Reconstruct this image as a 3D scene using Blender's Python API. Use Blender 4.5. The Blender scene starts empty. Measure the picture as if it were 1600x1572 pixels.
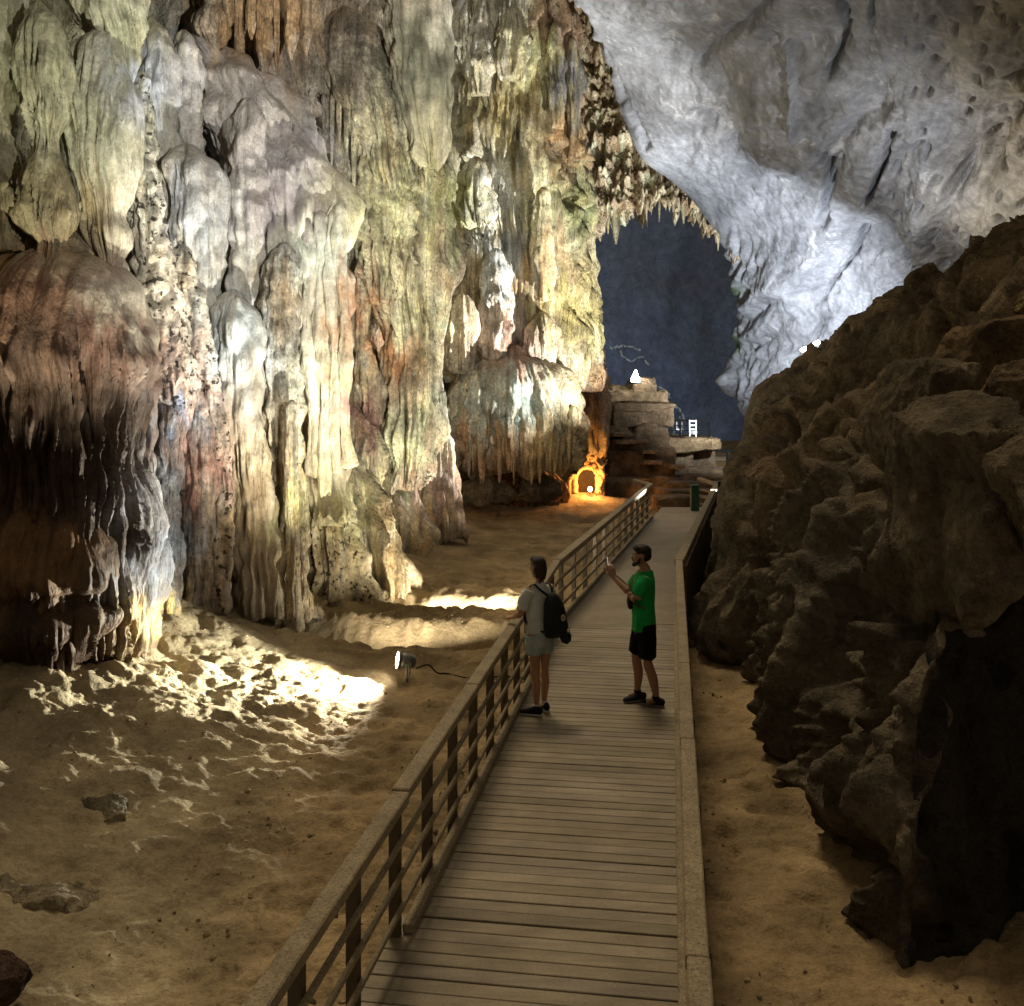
import bpy, bmesh, math, random
import numpy as np
from mathutils import Vector, Matrix

# ------------------------------------------------------------------ camera, world, sun, exposure
S = bpy.context.scene
COL = S.collection
CAM_H = 3.46            # camera above the boardwalk deck
HOR = 615.0             # horizon row in the 1600x1572 frame
cd = bpy.data.cameras.new('camera'); cam = bpy.data.objects.new('camera', cd); COL.objects.link(cam)
cam.location = (0, 0, CAM_H); cam.rotation_euler = (math.radians(90), 0, 0)
cd.sensor_fit = 'HORIZONTAL'; cd.sensor_width = 36; cd.lens = 36.0
cd.shift_y = -(786 - HOR) / 1600.0
cd.clip_start = 0.1; cd.clip_end = 500
S.camera = cam

w = bpy.data.worlds.new('World'); S.world = w; w.use_nodes = True
bg = w.node_tree.nodes['Background']
bg.inputs[0].default_value = (1.0, 0.80, 0.56, 1); bg.inputs[1].default_value = 0.165

sd = bpy.data.lights.new('sun', 'SUN'); sd.energy = 1.15; sd.angle = math.radians(14); sd.color = (1.0, 0.80, 0.53)
sun = bpy.data.objects.new('sun', sd); COL.objects.link(sun)
sun.rotation_euler = Vector((0.10, -0.50, -1.0)).to_track_quat('-Z', 'Y').to_euler()

S.view_settings.view_transform = 'Standard'; S.view_settings.look = 'None'
S.view_settings.gamma = 1; S.view_settings.use_curve_mapping = False; S.view_settings.exposure = 0.0
S.cycles.use_denoising = True; S.cycles.max_bounces = 5; S.cycles.diffuse_bounces = 3
S.cycles.glossy_bounces = 2; S.cycles.sample_clamp_indirect = 6; S.cycles.caustics_reflective = False
S.cycles.use_light_tree = True

def W(px, py, D):
    """point of the place seen at frame position px,py when it stands D metres away"""
    return np.array(((px - 800) / 1600.0 * D, D, CAM_H + (HOR - py) / 1600.0 * D))

def spot(name, loc, aim, power, size, color, blend=0.6, radius=0.12):
    l = bpy.data.lights.new(name, 'SPOT'); l.energy = power; l.color = color
    l.spot_size = math.radians(size); l.spot_blend = blend; l.shadow_soft_size = radius
    o = bpy.data.objects.new(name, l); COL.objects.link(o); o.location = loc
    o.rotation_euler = (Vector(aim) - Vector(loc)).to_track_quat('-Z', 'Y').to_euler()
    return o
def point(name, loc, power, color, radius=0.1):
    l = bpy.data.lights.new(name, 'POINT'); l.energy = power; l.color = color; l.shadow_soft_size = radius
    o = bpy.data.objects.new(name, l); COL.objects.link(o); o.location = loc
    return o

# ------------------------------------------------------------------ floodlights in the lamp trenches and behind the rocks, plus added wall lights
COOL = (0.90, 0.95, 1.0)
def strip(name, loc, aim, power, length, color, rot=0.0, spread=150):
    l = bpy.data.lights.new(name, 'AREA'); l.shape = 'RECTANGLE'; l.size = length; l.size_y = .10; l.energy = power; l.color = color; l.spread = math.radians(spread)
    o = bpy.data.objects.new(name, l); COL.objects.link(o); o.location = loc
    d = (Vector(aim) - Vector(loc)).normalized(); x = Vector((1, -.16, 0)); x = (x - d * x.dot(d)).normalized(); y = (-d).cross(x)
    o.rotation_euler = Matrix((x, y, -d)).transposed().to_euler(); return o
strip('trench_strip', (-1.75, 15.98, -0.66), (-2.6, 19.0, 5.5), 200, 3.2, (1.0, 0.95, 0.80))
strip('trench_strip_far', (-0.55, 18.58, -0.50), (-1.6, 24.0, 6.5), 260, 2.2, (1.0, 0.95, 0.80))
spot('pillar_light', (-3.55, 8.55, -0.02), (-5.6, 12.8, 9.2), 2600, 46, (1.0, 0.97, 0.78), .6, .06)
spot('added_wall_flood', (4.6, 1.6, 5.2), (-2.7, 17.0, 7.8), 8500, 54, (1.0, 0.98, 0.92), .9, .10)  # added flood out of frame, lights the left wall evenly
spot('added_path_light', (5.46, 26.78, 0.98), (-2.6, 24.5, 7.5), 10000, 95, (1.0, 0.97, 0.90), .6, .06)  # added light by the boardwalk, brightens the left wall from the right
spot('added_path_light_far', (5.46, 26.86, 1.02), (-0.4, 32.5, 12.0), 10000, 74, (1.0, 0.98, 0.92), .6, .06)  # added light, brightens the upper far wall
spot('roof_light', tuple(W(1262, 566, 30.0)), tuple(W(1210, 330, 37)), 2300, 112, COOL, .9, .1)
spot('roof_light_low', tuple(W(1190, 650, 33)), tuple(W(1150, 420, 42)), 3000, 150, COOL, .8, .1)
spot('roof_light_right', tuple(W(1400, 490, 24)), tuple(W(1440, 150, 27)), 760, 165, (.98, .97, .95), .9, .1)
spot('far_light', tuple(W(1010, 700, 55)), tuple(W(1040, 450, 80)), 4600, 150, (0.42, 0.68, 1.0), .8, .3)

# ------------------------------------------------------------------ noise
_rng = np.random.RandomState(5)
_a = np.linspace(0, 2 * np.pi, 256, endpoint=False); _rng.shuffle(_a)
G2 = np.stack([np.cos(_a), np.sin(_a)], 1) * 1.42
_g3 = _rng.normal(size=(256, 3)); G3 = _g3 / np.linalg.norm(_g3, axis=1)[:, None] * 1.5
def _h(*k):
    v = np.zeros_like(k[0])
    for i, q in enumerate(k):
        v = (v ^ (q * (374761393, 668265263, 1442695041, 1274126177)[i])) & 0x7fffffff
        v = ((v ^ (v >> 13)) * 1274126177) & 0x7fffffff
    return (v ^ (v >> 16)) & 255
def n2(x, y, seed=0):
    x = np.asarray(x, float); y = np.asarray(y, float); x, y = np.broadcast_arrays(x, y)
    xi = np.floor(x).astype(np.int64); yi = np.floor(y).astype(np.int64); xf = x - xi; yf = y - yi
    u = xf**3 * (xf * (xf * 6 - 15) + 10); v = yf**3 * (yf * (yf * 6 - 15) + 10)
    sd_ = np.full_like(xi, seed)
    def g(i, j):
        k = G2[_h(xi + i, yi + j, sd_)]
        return k[..., 0] * (xf - i) + k[..., 1] * (yf - j)
    a = g(0, 0); b = g(1, 0); c = g(0, 1); d = g(1, 1)
    return (a + u * (b - a)) + v * ((c + u * (d - c)) - (a + u * (b - a)))
def n3(x, y, z, seed=0):
    x, y, z = np.broadcast_arrays(np.asarray(x, float), np.asarray(y, float), np.asarray(z, float))
    I = [np.floor(q).astype(np.int64) for q in (x, y, z)]; F = [x - I[0], y - I[1], z - I[2]]
    U = [f**3 * (f * (f * 6 - 15) + 10) for f in F]; sd_ = np.full_like(I[0], seed)
    r = 0
    for i in (0, 1):
        for j in (0, 1):
            for k in (0, 1):
                g = G3[_h(I[0] + i, I[1] + j, I[2] + k, sd_)]
                d = g[..., 0] * (F[0] - i) + g[..., 1] * (F[1] - j) + g[..., 2] * (F[2] - k)
                r = r + d * (U[0] if i else 1 - U[0]) * (U[1] if j else 1 - U[1]) * (U[2] if k else 1 - U[2])
    return r
def fbm3(P, f, o=4, seed=0, gain=0.5):
    r = 0; a = 1.0
    for i in range(o):
        r = r + a * n3(P[..., 0] * f, P[..., 1] * f, P[..., 2] * f, seed + i); f *= 2.03; a *= gain
    return r
def fbm2(x, y, o=4, seed=0, gain=0.5):
    r = 0; a = 1.0
    for i in range(o):
        r = r + a * n2(x, y, seed + i); x = x * 2.03; y = y * 2.03; a *= gain
    return r
def blocks(P, f, seed):
    """broken-rock field: crack closeness F2-F1 and a per-block tilted plane"""
    Q = P * f; I = np.floor(Q).astype(np.int64); f1 = np.full(P.shape[:-1], 9.0); f2 = f1.copy(); tilt = np.zeros(P.shape[:-1])
    for i in (-1, 0, 1):
        for j in (-1, 0, 1):
            for k in (-1, 0, 1):
                C = I + np.array((i, j, k)); s_ = np.full(C.shape[:-1], seed)
                h = [_h(C[..., 0], C[..., 1], C[..., 2], s_ + q) / 255.0 for q in range(3)]
                v = Q - C - np.stack(h, -1); d = np.linalg.norm(v, axis=-1); near = d < f1
                t = (v * (G3[_h(C[..., 0], C[..., 1], C[..., 2], s_ + 5)])).sum(-1)
                f2 = np.where(near, f1, np.minimum(f2, d)); tilt = np.where(near, t, tilt); f1 = np.where(near, d, f1)
    return f2 - f1, tilt * sstep(0, .22, f2 - f1)
def sstep(a, b, x):
    t = np.clip((x - a) / (b - a), 0, 1); return t * t * (3 - 2 * t)

# ------------------------------------------------------------------ mesh helpers
TRIS = [0]
def mesh_from(name, V, quads, cols=None, smooth=True):
    V = np.asarray(V, np.float32).reshape(-1, 3); Q = np.asarray(quads, np.int32)
    me = bpy.data.meshes.new(name); k = Q.shape[1]
    me.vertices.add(len(V)); me.vertices.foreach_set('co', V.ravel())
    me.loops.add(Q.size); me.loops.foreach_set('vertex_index', Q.ravel())
    me.polygons.add(len(Q)); me.polygons.foreach_set('loop_start', np.arange(0, Q.size, k, dtype=np.int32))
    me.polygons.foreach_set('use_smooth', np.full(len(Q), smooth))
    me.update(calc_edges=True); me.validate()
    if cols is not None:
        c = np.ones((len(V), 4), np.float32); c[:, :3] = np.asarray(cols).reshape(-1, 3)
        at = me.color_attributes.new('Col', 'FLOAT_COLOR', 'POINT'); at.data.foreach_set('color', c.ravel())
    TRIS[0] += len(Q) * (k - 2)
    return me
def link(name, me, mat=None, parent=None, label=None, cat=None, group=None, kind=None):
    o = bpy.data.objects.new(name, me); COL.objects.link(o)
    if mat is not None and me is not None and not me.materials: me.materials.append(mat)
    if parent: o.parent = parent
    tag(o, label, cat, group, kind); return o
def tag(o, label=None, cat=None, group=None, kind=None):
    for k, v in (('label', label), ('category', cat), ('group', group), ('kind', kind)):
        if v: o[k] = v
def empty(name, loc, label, cat, group=None, rz=0):
    o = bpy.data.objects.new(name, None); COL.objects.link(o); o.location = loc; o.rotation_euler.z = rz
    tag(o, label, cat, group); return o
def grid_quads(n, m, wrap=False):
    i = np.arange(n - 1)[:, None]; j = np.arange(m if wrap else m - 1)[None, :]; j2 = (j + 1) % m
    return np.stack([(i * m + j), (i * m + j2), ((i + 1) * m + j2), ((i + 1) * m + j)], -1).reshape(-1, 4)
def box_mesh(name, sx, sy, sz, bev=0.004, center=(0, 0, 0)):
    bm = bmesh.new(); bmesh.ops.create_cube(bm, size=1)
    for v in bm.verts: v.co = Vector((v.co.x * sx + center[0], v.co.y * sy + center[1], v.co.z * sz + center[2]))
    if bev: bmesh.ops.bevel(bm, geom=bm.edges[:], offset=bev, segments=1, affect='EDGES')
    me = bpy.data.meshes.new(name); bm.to_mesh(me); bm.free(); TRIS[0] += len(me.polygons) * 2; return me
def bar_mesh(name, a, b, wd, ht, bev=0.004, up=(0, 0, 1)):
    """rectangular bar from a to b; wd across, ht along up"""
    a = Vector(a); b = Vector(b); d = (b - a); L = d.length; d.normalize()
    s = d.cross(Vector(up)).normalized(); u = s.cross(d)
    me = box_mesh(name, wd, L, ht, bev); M = Matrix((s, d, u)).transposed().to_4x4(); M.translation = (a + b) / 2
    me.transform(M); return me
def tube_mesh(name, pts, rad, n=8, cap=True):
    pts = [Vector(p) for p in pts]; rad = rad if hasattr(rad, '__len__') else [rad] * len(pts)
    V = []; prev = None
    for i, p in enumerate(pts):
        d = (pts[min(i + 1, len(pts) - 1)] - pts[max(i - 1, 0)]).normalized()
        if prev is None: s = d.orthogonal().normalized()
        else: s = (prev - d * prev.dot(d)).normalized()
        prev = s; t = d.cross(s)
        for k in range(n):
            a = 2 * math.pi * k / n; V.append(p + (s * math.cos(a) + t * math.sin(a)) * rad[i])
    bm = bmesh.new(); vs = [bm.verts.new(v) for v in V]
    for i in range(len(pts) - 1):
        for k in range(n):
            bm.faces.new((vs[i * n + k], vs[i * n + (k + 1) % n], vs[(i + 1) * n + (k + 1) % n], vs[(i + 1) * n + k]))
    if cap:
        bm.faces.new(vs[:n][::-1]); bm.faces.new(vs[-n:])
    for f in bm.faces: f.smooth = True
    me = bpy.data.meshes.new(name); bm.to_mesh(me); bm.free(); TRIS[0] += len(me.polygons) * 2; return me
def catmull(P, n):
    """resample control polygon along axis 0"""
    P = np.asarray(P, float); k = len(P); t = np.linspace(0, k - 1 - 1e-9, n) if np.ndim(n) == 0 else np.clip(n, 0, k - 1 - 1e-9); i = t.astype(int); f = t - i
    f = f.reshape((-1,) + (1,) * (P.ndim - 1))
    E = np.concatenate([2 * P[:1] - P[1:2], P, 2 * P[-1:] - P[-2:-1]], 0)
    a, b, c, d = E[i], E[i + 1], E[i + 2], E[i + 3]
    return 0.5 * (2 * b + (c - a) * f + (2 * a - 5 * b + 4 * c - d) * f**2 + (3 * b - a - 3 * c + d) * f**3)
def cnet(N, nr, nc):
    N = np.asarray(N, float)
    return np.swapaxes(catmull(np.swapaxes(catmull(N, nr), 0, 1), nc), 0, 1)
def normals(P):
    du = np.gradient(P, axis=1); dv = np.gradient(P, axis=0); n = np.cross(du, dv)
    return n / (np.linalg.norm(n, axis=-1, keepdims=True) + 1e-9)
def proj(P):
    return 800 + P[..., 0] / P[..., 1] * 1600, HOR - (P[..., 2] - CAM_H) / P[..., 1] * 1600
def lin(c):
    c = np.asarray(c, float) / 255.0
    return np.where(c <= 0.04045, c / 12.92, ((c + 0.055) / 1.055)**2.4)

# ------------------------------------------------------------------ materials
def mat(name, base=(0.5, 0.5, 0.5), rough=0.7, spec=0.3, attr=False, noise=None, bump=None, bump2=None, metallic=0, coords='Object', emit=None, sheen=0, specks=None, rand=None):
    """noise=(scale, amount, detail); bump=(scale, strength, distance[, z-squash])"""
    m = bpy.data.materials.new(name); m.use_nodes = True; nt = m.node_tree; N = nt.nodes; L = nt.links
    b = N['Principled BSDF']; b.inputs['Roughness'].default_value = rough; b.inputs['Specular IOR Level'].default_value = spec
    b.inputs['Metallic'].default_value = metallic
    tc = N.new('ShaderNodeNewGeometry' if coords == 'Position' else 'ShaderNodeTexCoord'); co = tc.outputs[coords]
    if attr:
        a = N.new('ShaderNodeVertexColor'); a.layer_name = 'Col'; cur = a.outputs[0]
    else:
        a = N.new('ShaderNodeRGB'); a.outputs[0].default_value = (*base, 1); cur = a.outputs[0]
    def tex(scale, detail=4, squash=None, dist=0.0):
        v = co
        if squash:
            mp = N.new('ShaderNodeMapping'); mp.inputs['Scale'].default_value = squash; L.new(co, mp.inputs[0]); v = mp.outputs[0]
        t = N.new('ShaderNodeTexNoise'); t.inputs['Scale'].default_value = scale; t.inputs['Detail'].default_value = detail
        t.inputs['Roughness'].default_value = 0.62; t.inputs['Distortion'].default_value = dist; L.new(v, t.inputs['Vector']); return t.outputs['Fac']
    def mulcol(fac_out, lo, hi, a0=0.3, a1=0.7):
        nonlocal cur
        mr = N.new('ShaderNodeMapRange'); mr.inputs[1].default_value = a0; mr.inputs[2].default_value = a1
        mr.inputs[3].default_value = lo; mr.inputs[4].default_value = hi; L.new(fac_out, mr.inputs[0])
        mx = N.new('ShaderNodeMix'); mx.data_type = 'RGBA'; mx.blend_type = 'MULTIPLY'; mx.inputs[0].default_value = 1
        L.new(cur, mx.inputs[6]); L.new(mr.outputs[0], mx.inputs[7]); cur = mx.outputs[2]
    if rand:
        oi = N.new('ShaderNodeObjectInfo'); mulcol(oi.outputs['Random'], 1 - rand, 1 + rand, 0.0, 1.0)
    if noise:
        for nz in (noise if isinstance(noise, list) else [noise]):
            mulcol(tex(nz[0], nz[2] if len(nz) > 2 else 5, nz[3] if len(nz) > 3 else None, 0.4), 1 - nz[1], 1 + nz[1])
    if specks:
        mulcol(tex(specks[0], 2), specks[1], 1.0, specks[2], specks[2] + 0.08)
    L.new(cur, b.inputs['Base Color'])
    last = None
    for bp in (bump, bump2):
        if not bp: continue
        bn = N.new('ShaderNodeBump'); bn.inputs['Strength'].default_value = bp[1]; bn.inputs['Distance'].default_value = bp[2]
        L.new(tex(bp[0], 6, bp[3] if len(bp) > 3 else None), bn.inputs['Height'])
        if last: L.new(last, bn.inputs['Normal'])
        last = bn.outputs[0]
    if last: L.new(last, b.inputs['Normal'])
    if emit:
        b.inputs['Emission Color'].default_value = (*emit[0], 1); b.inputs['Emission Strength'].default_value = emit[1]
    return m
M = {}
M['flow'] = mat('flowstone', attr=True, rough=0.55, spec=0.3, noise=[(14, 0.42, 7), (2.2, 0.22, 5, (1, 1, 0.25)), (34, .22, 4, (1, 1, .3))], specks=(17, .35, .30), bump=(9, 1.0, 0.20, (1, 1, 0.08)), bump2=(26, 0.8, 0.05, (1, 1, .45)))
M['smooth'] = mat('wet_flowstone', attr=True, rough=0.55, spec=0.22, noise=[(9, 0.20, 8), (30, .18, 4)], bump=(9, 0.7, 0.11, (1, 1, 0.09)), bump2=(26, 0.7, 0.035, (1, 1, .55)))
M['crust'] = mat('pitted_flowstone', attr=True, rough=0.75, spec=0.2, noise=[(10, 0.4, 6)], specks=(9, 0.12, 0.36), bump=(14, 0.8, 0.08), bump2=(45, 0.5, 0.03))
M['grey'] = mat('grey_limestone', attr=True, rough=0.6, spec=0.35, noise=[(1.6, 0.28, 8), (7, 0.2, 6)], bump=(3.0, 0.6, 0.18), bump2=(14, 0.5, 0.05))
M['rock'] = mat('brown_rock', attr=True, rough=0.85, spec=0.15, noise=[(2.2, 0.42, 8), (12, 0.38, 7)], bump=(6, 0.9, 0.12), bump2=(24, 1.0, 0.05))
M['sand'] = mat('sand', attr=True, rough=0.95, spec=0.08, noise=[(2.2, 0.22, 6), (30, 0.2, 4)], bump=(7, 0.8, 0.07), bump2=(45, 0.7, 0.016))
M['plank'] = mat('deck_board', (0.275, 0.230, 0.155), 0.6, 0.3, noise=[(4, 0.20, 7, (0.5, 3, 1)), (1.3, 0.28, 6), (60, .15, 3)], bump=(18, 0.35, 0.006, (0.3, 3, 1)), coords='Position', rand=.10)
M['rail'] = mat('weathered_timber', (0.285, 0.232, 0.150), 0.75, 0.2, noise=[(5, 0.25, 7), (50, 0.3, 4)], specks=(70, 0.55, 0.36), bump=(30, 0.4, 0.006))
M['post'] = mat('dark_timber', (0.105, 0.080, 0.052), 0.75, 0.2, noise=[(8, 0.25, 6)], bump=(30, 0.3, 0.005))
M['iron'] = mat('black_iron', (0.010, 0.011, 0.012), 0.8, 0.05)
M['white'] = mat('white_plastic', (0.75, 0.76, 0.74), 0.4, 0.4)
M['green'] = mat('green_plastic', (0.02, 0.075, 0.045), 0.5, 0.4, noise=(6, 0.2))
M['steel'] = mat('lamp_housing', (0.20, 0.20, 0.19), 0.45, 0.5, metallic=0.6, noise=(12, 0.2))
# ------------------------------------------------------------------ mineral colours of the left wall
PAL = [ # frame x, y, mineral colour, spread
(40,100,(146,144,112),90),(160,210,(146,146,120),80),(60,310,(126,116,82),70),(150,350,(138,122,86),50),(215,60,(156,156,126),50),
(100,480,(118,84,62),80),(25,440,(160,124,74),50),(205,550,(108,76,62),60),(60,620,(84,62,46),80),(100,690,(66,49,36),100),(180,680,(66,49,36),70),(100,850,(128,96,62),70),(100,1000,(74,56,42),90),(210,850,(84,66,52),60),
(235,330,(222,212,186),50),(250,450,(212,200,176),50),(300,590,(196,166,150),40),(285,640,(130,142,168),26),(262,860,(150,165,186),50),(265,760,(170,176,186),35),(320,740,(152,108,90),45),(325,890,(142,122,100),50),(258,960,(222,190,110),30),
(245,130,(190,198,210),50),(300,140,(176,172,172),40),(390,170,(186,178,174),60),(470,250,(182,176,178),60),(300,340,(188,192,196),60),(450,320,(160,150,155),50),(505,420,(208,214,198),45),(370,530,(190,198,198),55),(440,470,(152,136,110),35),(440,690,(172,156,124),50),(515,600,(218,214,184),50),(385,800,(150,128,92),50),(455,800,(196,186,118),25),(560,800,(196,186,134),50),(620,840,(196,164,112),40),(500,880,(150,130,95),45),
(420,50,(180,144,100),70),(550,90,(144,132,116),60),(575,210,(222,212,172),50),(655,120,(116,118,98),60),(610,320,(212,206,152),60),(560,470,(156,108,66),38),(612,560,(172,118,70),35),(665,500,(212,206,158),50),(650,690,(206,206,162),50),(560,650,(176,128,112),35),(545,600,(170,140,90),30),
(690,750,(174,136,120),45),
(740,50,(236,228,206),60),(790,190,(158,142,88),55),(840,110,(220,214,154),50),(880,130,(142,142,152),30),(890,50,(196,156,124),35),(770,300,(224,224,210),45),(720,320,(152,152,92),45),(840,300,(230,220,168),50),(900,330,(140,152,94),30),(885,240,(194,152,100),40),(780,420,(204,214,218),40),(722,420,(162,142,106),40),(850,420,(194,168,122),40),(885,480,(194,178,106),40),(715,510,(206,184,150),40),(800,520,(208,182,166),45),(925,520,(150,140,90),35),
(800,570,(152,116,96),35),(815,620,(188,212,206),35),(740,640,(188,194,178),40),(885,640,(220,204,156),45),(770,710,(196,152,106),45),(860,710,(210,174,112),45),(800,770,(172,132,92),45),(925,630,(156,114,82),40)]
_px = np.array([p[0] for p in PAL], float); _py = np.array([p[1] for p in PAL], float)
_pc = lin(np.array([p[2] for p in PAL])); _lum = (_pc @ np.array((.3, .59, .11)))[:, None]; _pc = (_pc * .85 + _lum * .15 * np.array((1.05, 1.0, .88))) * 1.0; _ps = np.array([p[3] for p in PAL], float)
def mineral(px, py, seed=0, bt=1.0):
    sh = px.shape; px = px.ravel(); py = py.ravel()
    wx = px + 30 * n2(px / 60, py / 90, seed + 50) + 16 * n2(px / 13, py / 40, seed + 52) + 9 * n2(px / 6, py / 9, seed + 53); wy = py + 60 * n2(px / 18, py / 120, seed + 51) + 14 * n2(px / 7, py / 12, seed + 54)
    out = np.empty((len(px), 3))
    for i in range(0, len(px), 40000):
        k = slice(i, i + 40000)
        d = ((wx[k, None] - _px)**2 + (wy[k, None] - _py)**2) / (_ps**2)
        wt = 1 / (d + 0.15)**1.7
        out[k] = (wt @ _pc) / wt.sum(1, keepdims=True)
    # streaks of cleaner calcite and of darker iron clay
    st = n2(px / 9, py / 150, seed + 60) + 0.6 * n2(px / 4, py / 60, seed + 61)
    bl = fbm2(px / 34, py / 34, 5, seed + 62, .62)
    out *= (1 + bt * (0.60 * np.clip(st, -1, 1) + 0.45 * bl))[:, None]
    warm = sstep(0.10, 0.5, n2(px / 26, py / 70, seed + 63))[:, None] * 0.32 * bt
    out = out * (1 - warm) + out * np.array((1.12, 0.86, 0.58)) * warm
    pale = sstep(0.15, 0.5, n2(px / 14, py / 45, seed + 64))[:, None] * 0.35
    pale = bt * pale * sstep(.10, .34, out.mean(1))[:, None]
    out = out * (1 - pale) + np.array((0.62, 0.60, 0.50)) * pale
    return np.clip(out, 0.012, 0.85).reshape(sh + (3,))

# ------------------------------------------------------------------ one flowstone body
def formation(name, label, D, outline, zones, fs=12, tp=80, rs=13, lump=(60, 8), ratio=0.85, seed=0, step=3.2, mt='flow', group=None, lobes=0.10, fm=0.35, cat='rock formation', parent=None, shade=1.0, back=14, crimp=0.35, hj=16):
    """outline rows (y, xl, xr) give width over height; zones rows (y, flute, tier, ripple) in frame units at distance D"""
    k = D / 1600.0; hst = step * .80; step *= 1.85
    o = np.array(outline, float); w0 = o[0, 2] - o[0, 1]; c0_ = (o[0, 2] + o[0, 1]) / 2
    if w0 > 5 and o[0, 0] > -40:   # rounded crown instead of a flat cut
        h0 = min(.42 * w0, 16); o = np.concatenate([np.array([(o[0, 0] - h0 * math.sin(a_), c0_ - w0 / 2 * math.cos(a_), c0_ + w0 / 2 * math.cos(a_)) for a_ in (1.5, 1.2, .8, .4)]), o])
    y0, y1 = o[0, 0], o[-1, 0]
    ny = max(12, int((y1 - y0) / step)); ys = np.linspace(y0, y1, ny)
    def sm(c):
        v = np.interp(ys, o[:, 0], c); r = max(1, int(7 / step)); kk = np.hanning(2 * r + 3)[1:-1]; kk /= kk.sum()
        return np.convolve(np.pad(v, r, mode='edge'), kk, 'valid')
    xl = sm(o[:, 1]); xr = sm(o[:, 2]); cx = (xl + xr) / 2; hw = np.maximum((xr - xl) / 2, 0.6)
    nf = int(min(520, max(20, hw.max() * 3.3 / hst)))
    th = np.concatenate([np.linspace(-1.75, 1.75, nf), np.linspace(1.75, 2 * np.pi - 1.75, back + 2)[1:-1]])
    T, Yp = np.meshgrid(th, ys); hwm = hw[:, None]
    rm = hw.mean() * 0.5 + hwm * 0.5
    s = T * rm + cx[:, None] * 0.6; z = -Yp
    zz = np.array(zones, float)
    fa, ta, ra = [np.interp(ys, zz[:, 0], zz[:, i])[:, None] for i in (1, 2, 3)]
    fold = np.exp(-np.maximum(0, np.abs(T) - 1.9)**2 * 8)  # calm behind
    # stacked hems
    ph = z / tp + 0.55 * n2(s / 95, z / 160, seed + 1) + crimp * 0.42 * n2(s / fs * 0.8, z / 300, seed + 2) + 0.16 * n2(s / (fs * 0.45), 0 * z, seed + 3)
    f = ph - np.floor(ph); cell = np.floor(ph)
    tam = 0.55 + 0.9 * np.clip(0.5 + n2(s / 45 + cell * 3.7, cell * 1.3, seed + 4), 0, 1)
    tier = 1.25 * ta * tam * (np.sqrt(np.clip(1 - f, 0, 1)) * sstep(0, 0.05, f + 0.01) - 0.55) * (1 - .7 * sstep(.8, 1.45, np.abs(T)))
    # flutes: rounded ribs between sharp creases, bending as they run
    wv = s + 7 * n2(s / 70, z / 90, seed + 5) + 2.6 * n2(s / 20, z / 38, seed + 6)
    r1 = np.abs(n2(wv / fs, z / (fs * 22), seed + 7))**.75 * 1.7 - 0.6
    r2 = np.abs(n2(wv / (fs * 0.42), z / (fs * 14), seed + 8))**.8 * 1.8 - 0.55
    r3 = np.abs(n2(wv / (fs * .62) + 40, z / (fs * 18), seed + 19))**.75 * 1.7 - .55
    r0 = np.abs(n2(wv / (fs * 2.7), z / (fs * 26), seed + 9)) * 2 - 0.5
    fmask = 0.45 + 0.9 * sstep(-0.25, 0.3, n2(s / 60, z / 75, seed + 10))
    hem = 1 + 1.1 * (1 - f)**2 * np.clip(ta / 6, 0, 1)
    fl = (1 - .6 * sstep(1.0, 1.5, np.abs(T))) * fa * 2.1 * fmask * hem * (r1 + (fm + .12) * r2 + .45 * r3 + 0.9 * r0)
    # ripples: small rimstone steps
    rp = z / rs + 0.9 * n2(s / 22, z / 40, seed + 11) + 0.5 * n2(s / 8, z / 16, seed + 12); rf = rp - np.floor(rp)
    rip = ra * (np.sqrt(np.clip(1 - rf, 0, 1)) - 0.6) * (0.4 + 0.9 * sstep(-0.2, 0.3, n2(s / 40, z / 50, seed + 13)))
    lm = lump[1] * (np.abs(n2(s / lump[0], z / (lump[0] * 1.5), seed + 14)) * 2.2 - 0.6) + 0.45 * lump[1] * n2(s / (lump[0] * .4), z / (lump[0] * .5), seed + 15)
    grain = 1.3 * fbm2(s / 9, z / 13, 3, seed + 16, .6)
    taper = np.minimum(1, hwm / 22)
    if mt == 'smooth': lm = lm * (1.5 if hj else .8); rip = rip * 1.5; ratio = ratio * 1.2
    d = (fl + tier + rip + lm + grain) * fold * taper
    rr = np.maximum(hwm * (1 + lobes * n2(np.cos(T) * 1.6 + seed, np.sin(T) * 1.6 + z / 170, seed + 17)) + d, 0.35)
    X = (cx[:, None] - 800) * k + rr * k * np.sin(T)
    Y = D - rr * k * ratio * np.cos(T)
    Z = np.broadcast_to(CAM_H + (HOR - Yp) * k, X.shape) + 0
    jag = np.clip(np.abs(n2(wv / (fs * .8), 0 * z + 3, seed + 18)) * 2 - .35, -.35, 1.2)
    Z = Z - jag * hj * k * sstep(.72, 1.0, (Yp - y0) / (y1 - y0)) * taper
    P = np.stack([X, Y, Z], -1)
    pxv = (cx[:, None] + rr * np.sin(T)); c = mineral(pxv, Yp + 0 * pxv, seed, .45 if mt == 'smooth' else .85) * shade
    n, m = X.shape; V = P.reshape(-1, 3); Cc = c.reshape(-1, 3); q = grid_quads(n, m, True)
    me = mesh_from(name, V, q, Cc)
    bmv = bmesh.new(); bmv.from_mesh(me); bmv.verts.ensure_lookup_table()
    bmv.faces.new([bmv.verts[i] for i in range(m)]); bmv.faces.new([bmv.verts[(n - 1) * m + i] for i in range(m)][::-1])
    bmesh.ops.recalc_face_normals(bmv, faces=bmv.faces[:])
    bmv.to_mesh(me); bmv.free()
    return link(name, me, M[mt], parent, label, None if parent else cat, group)

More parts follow.
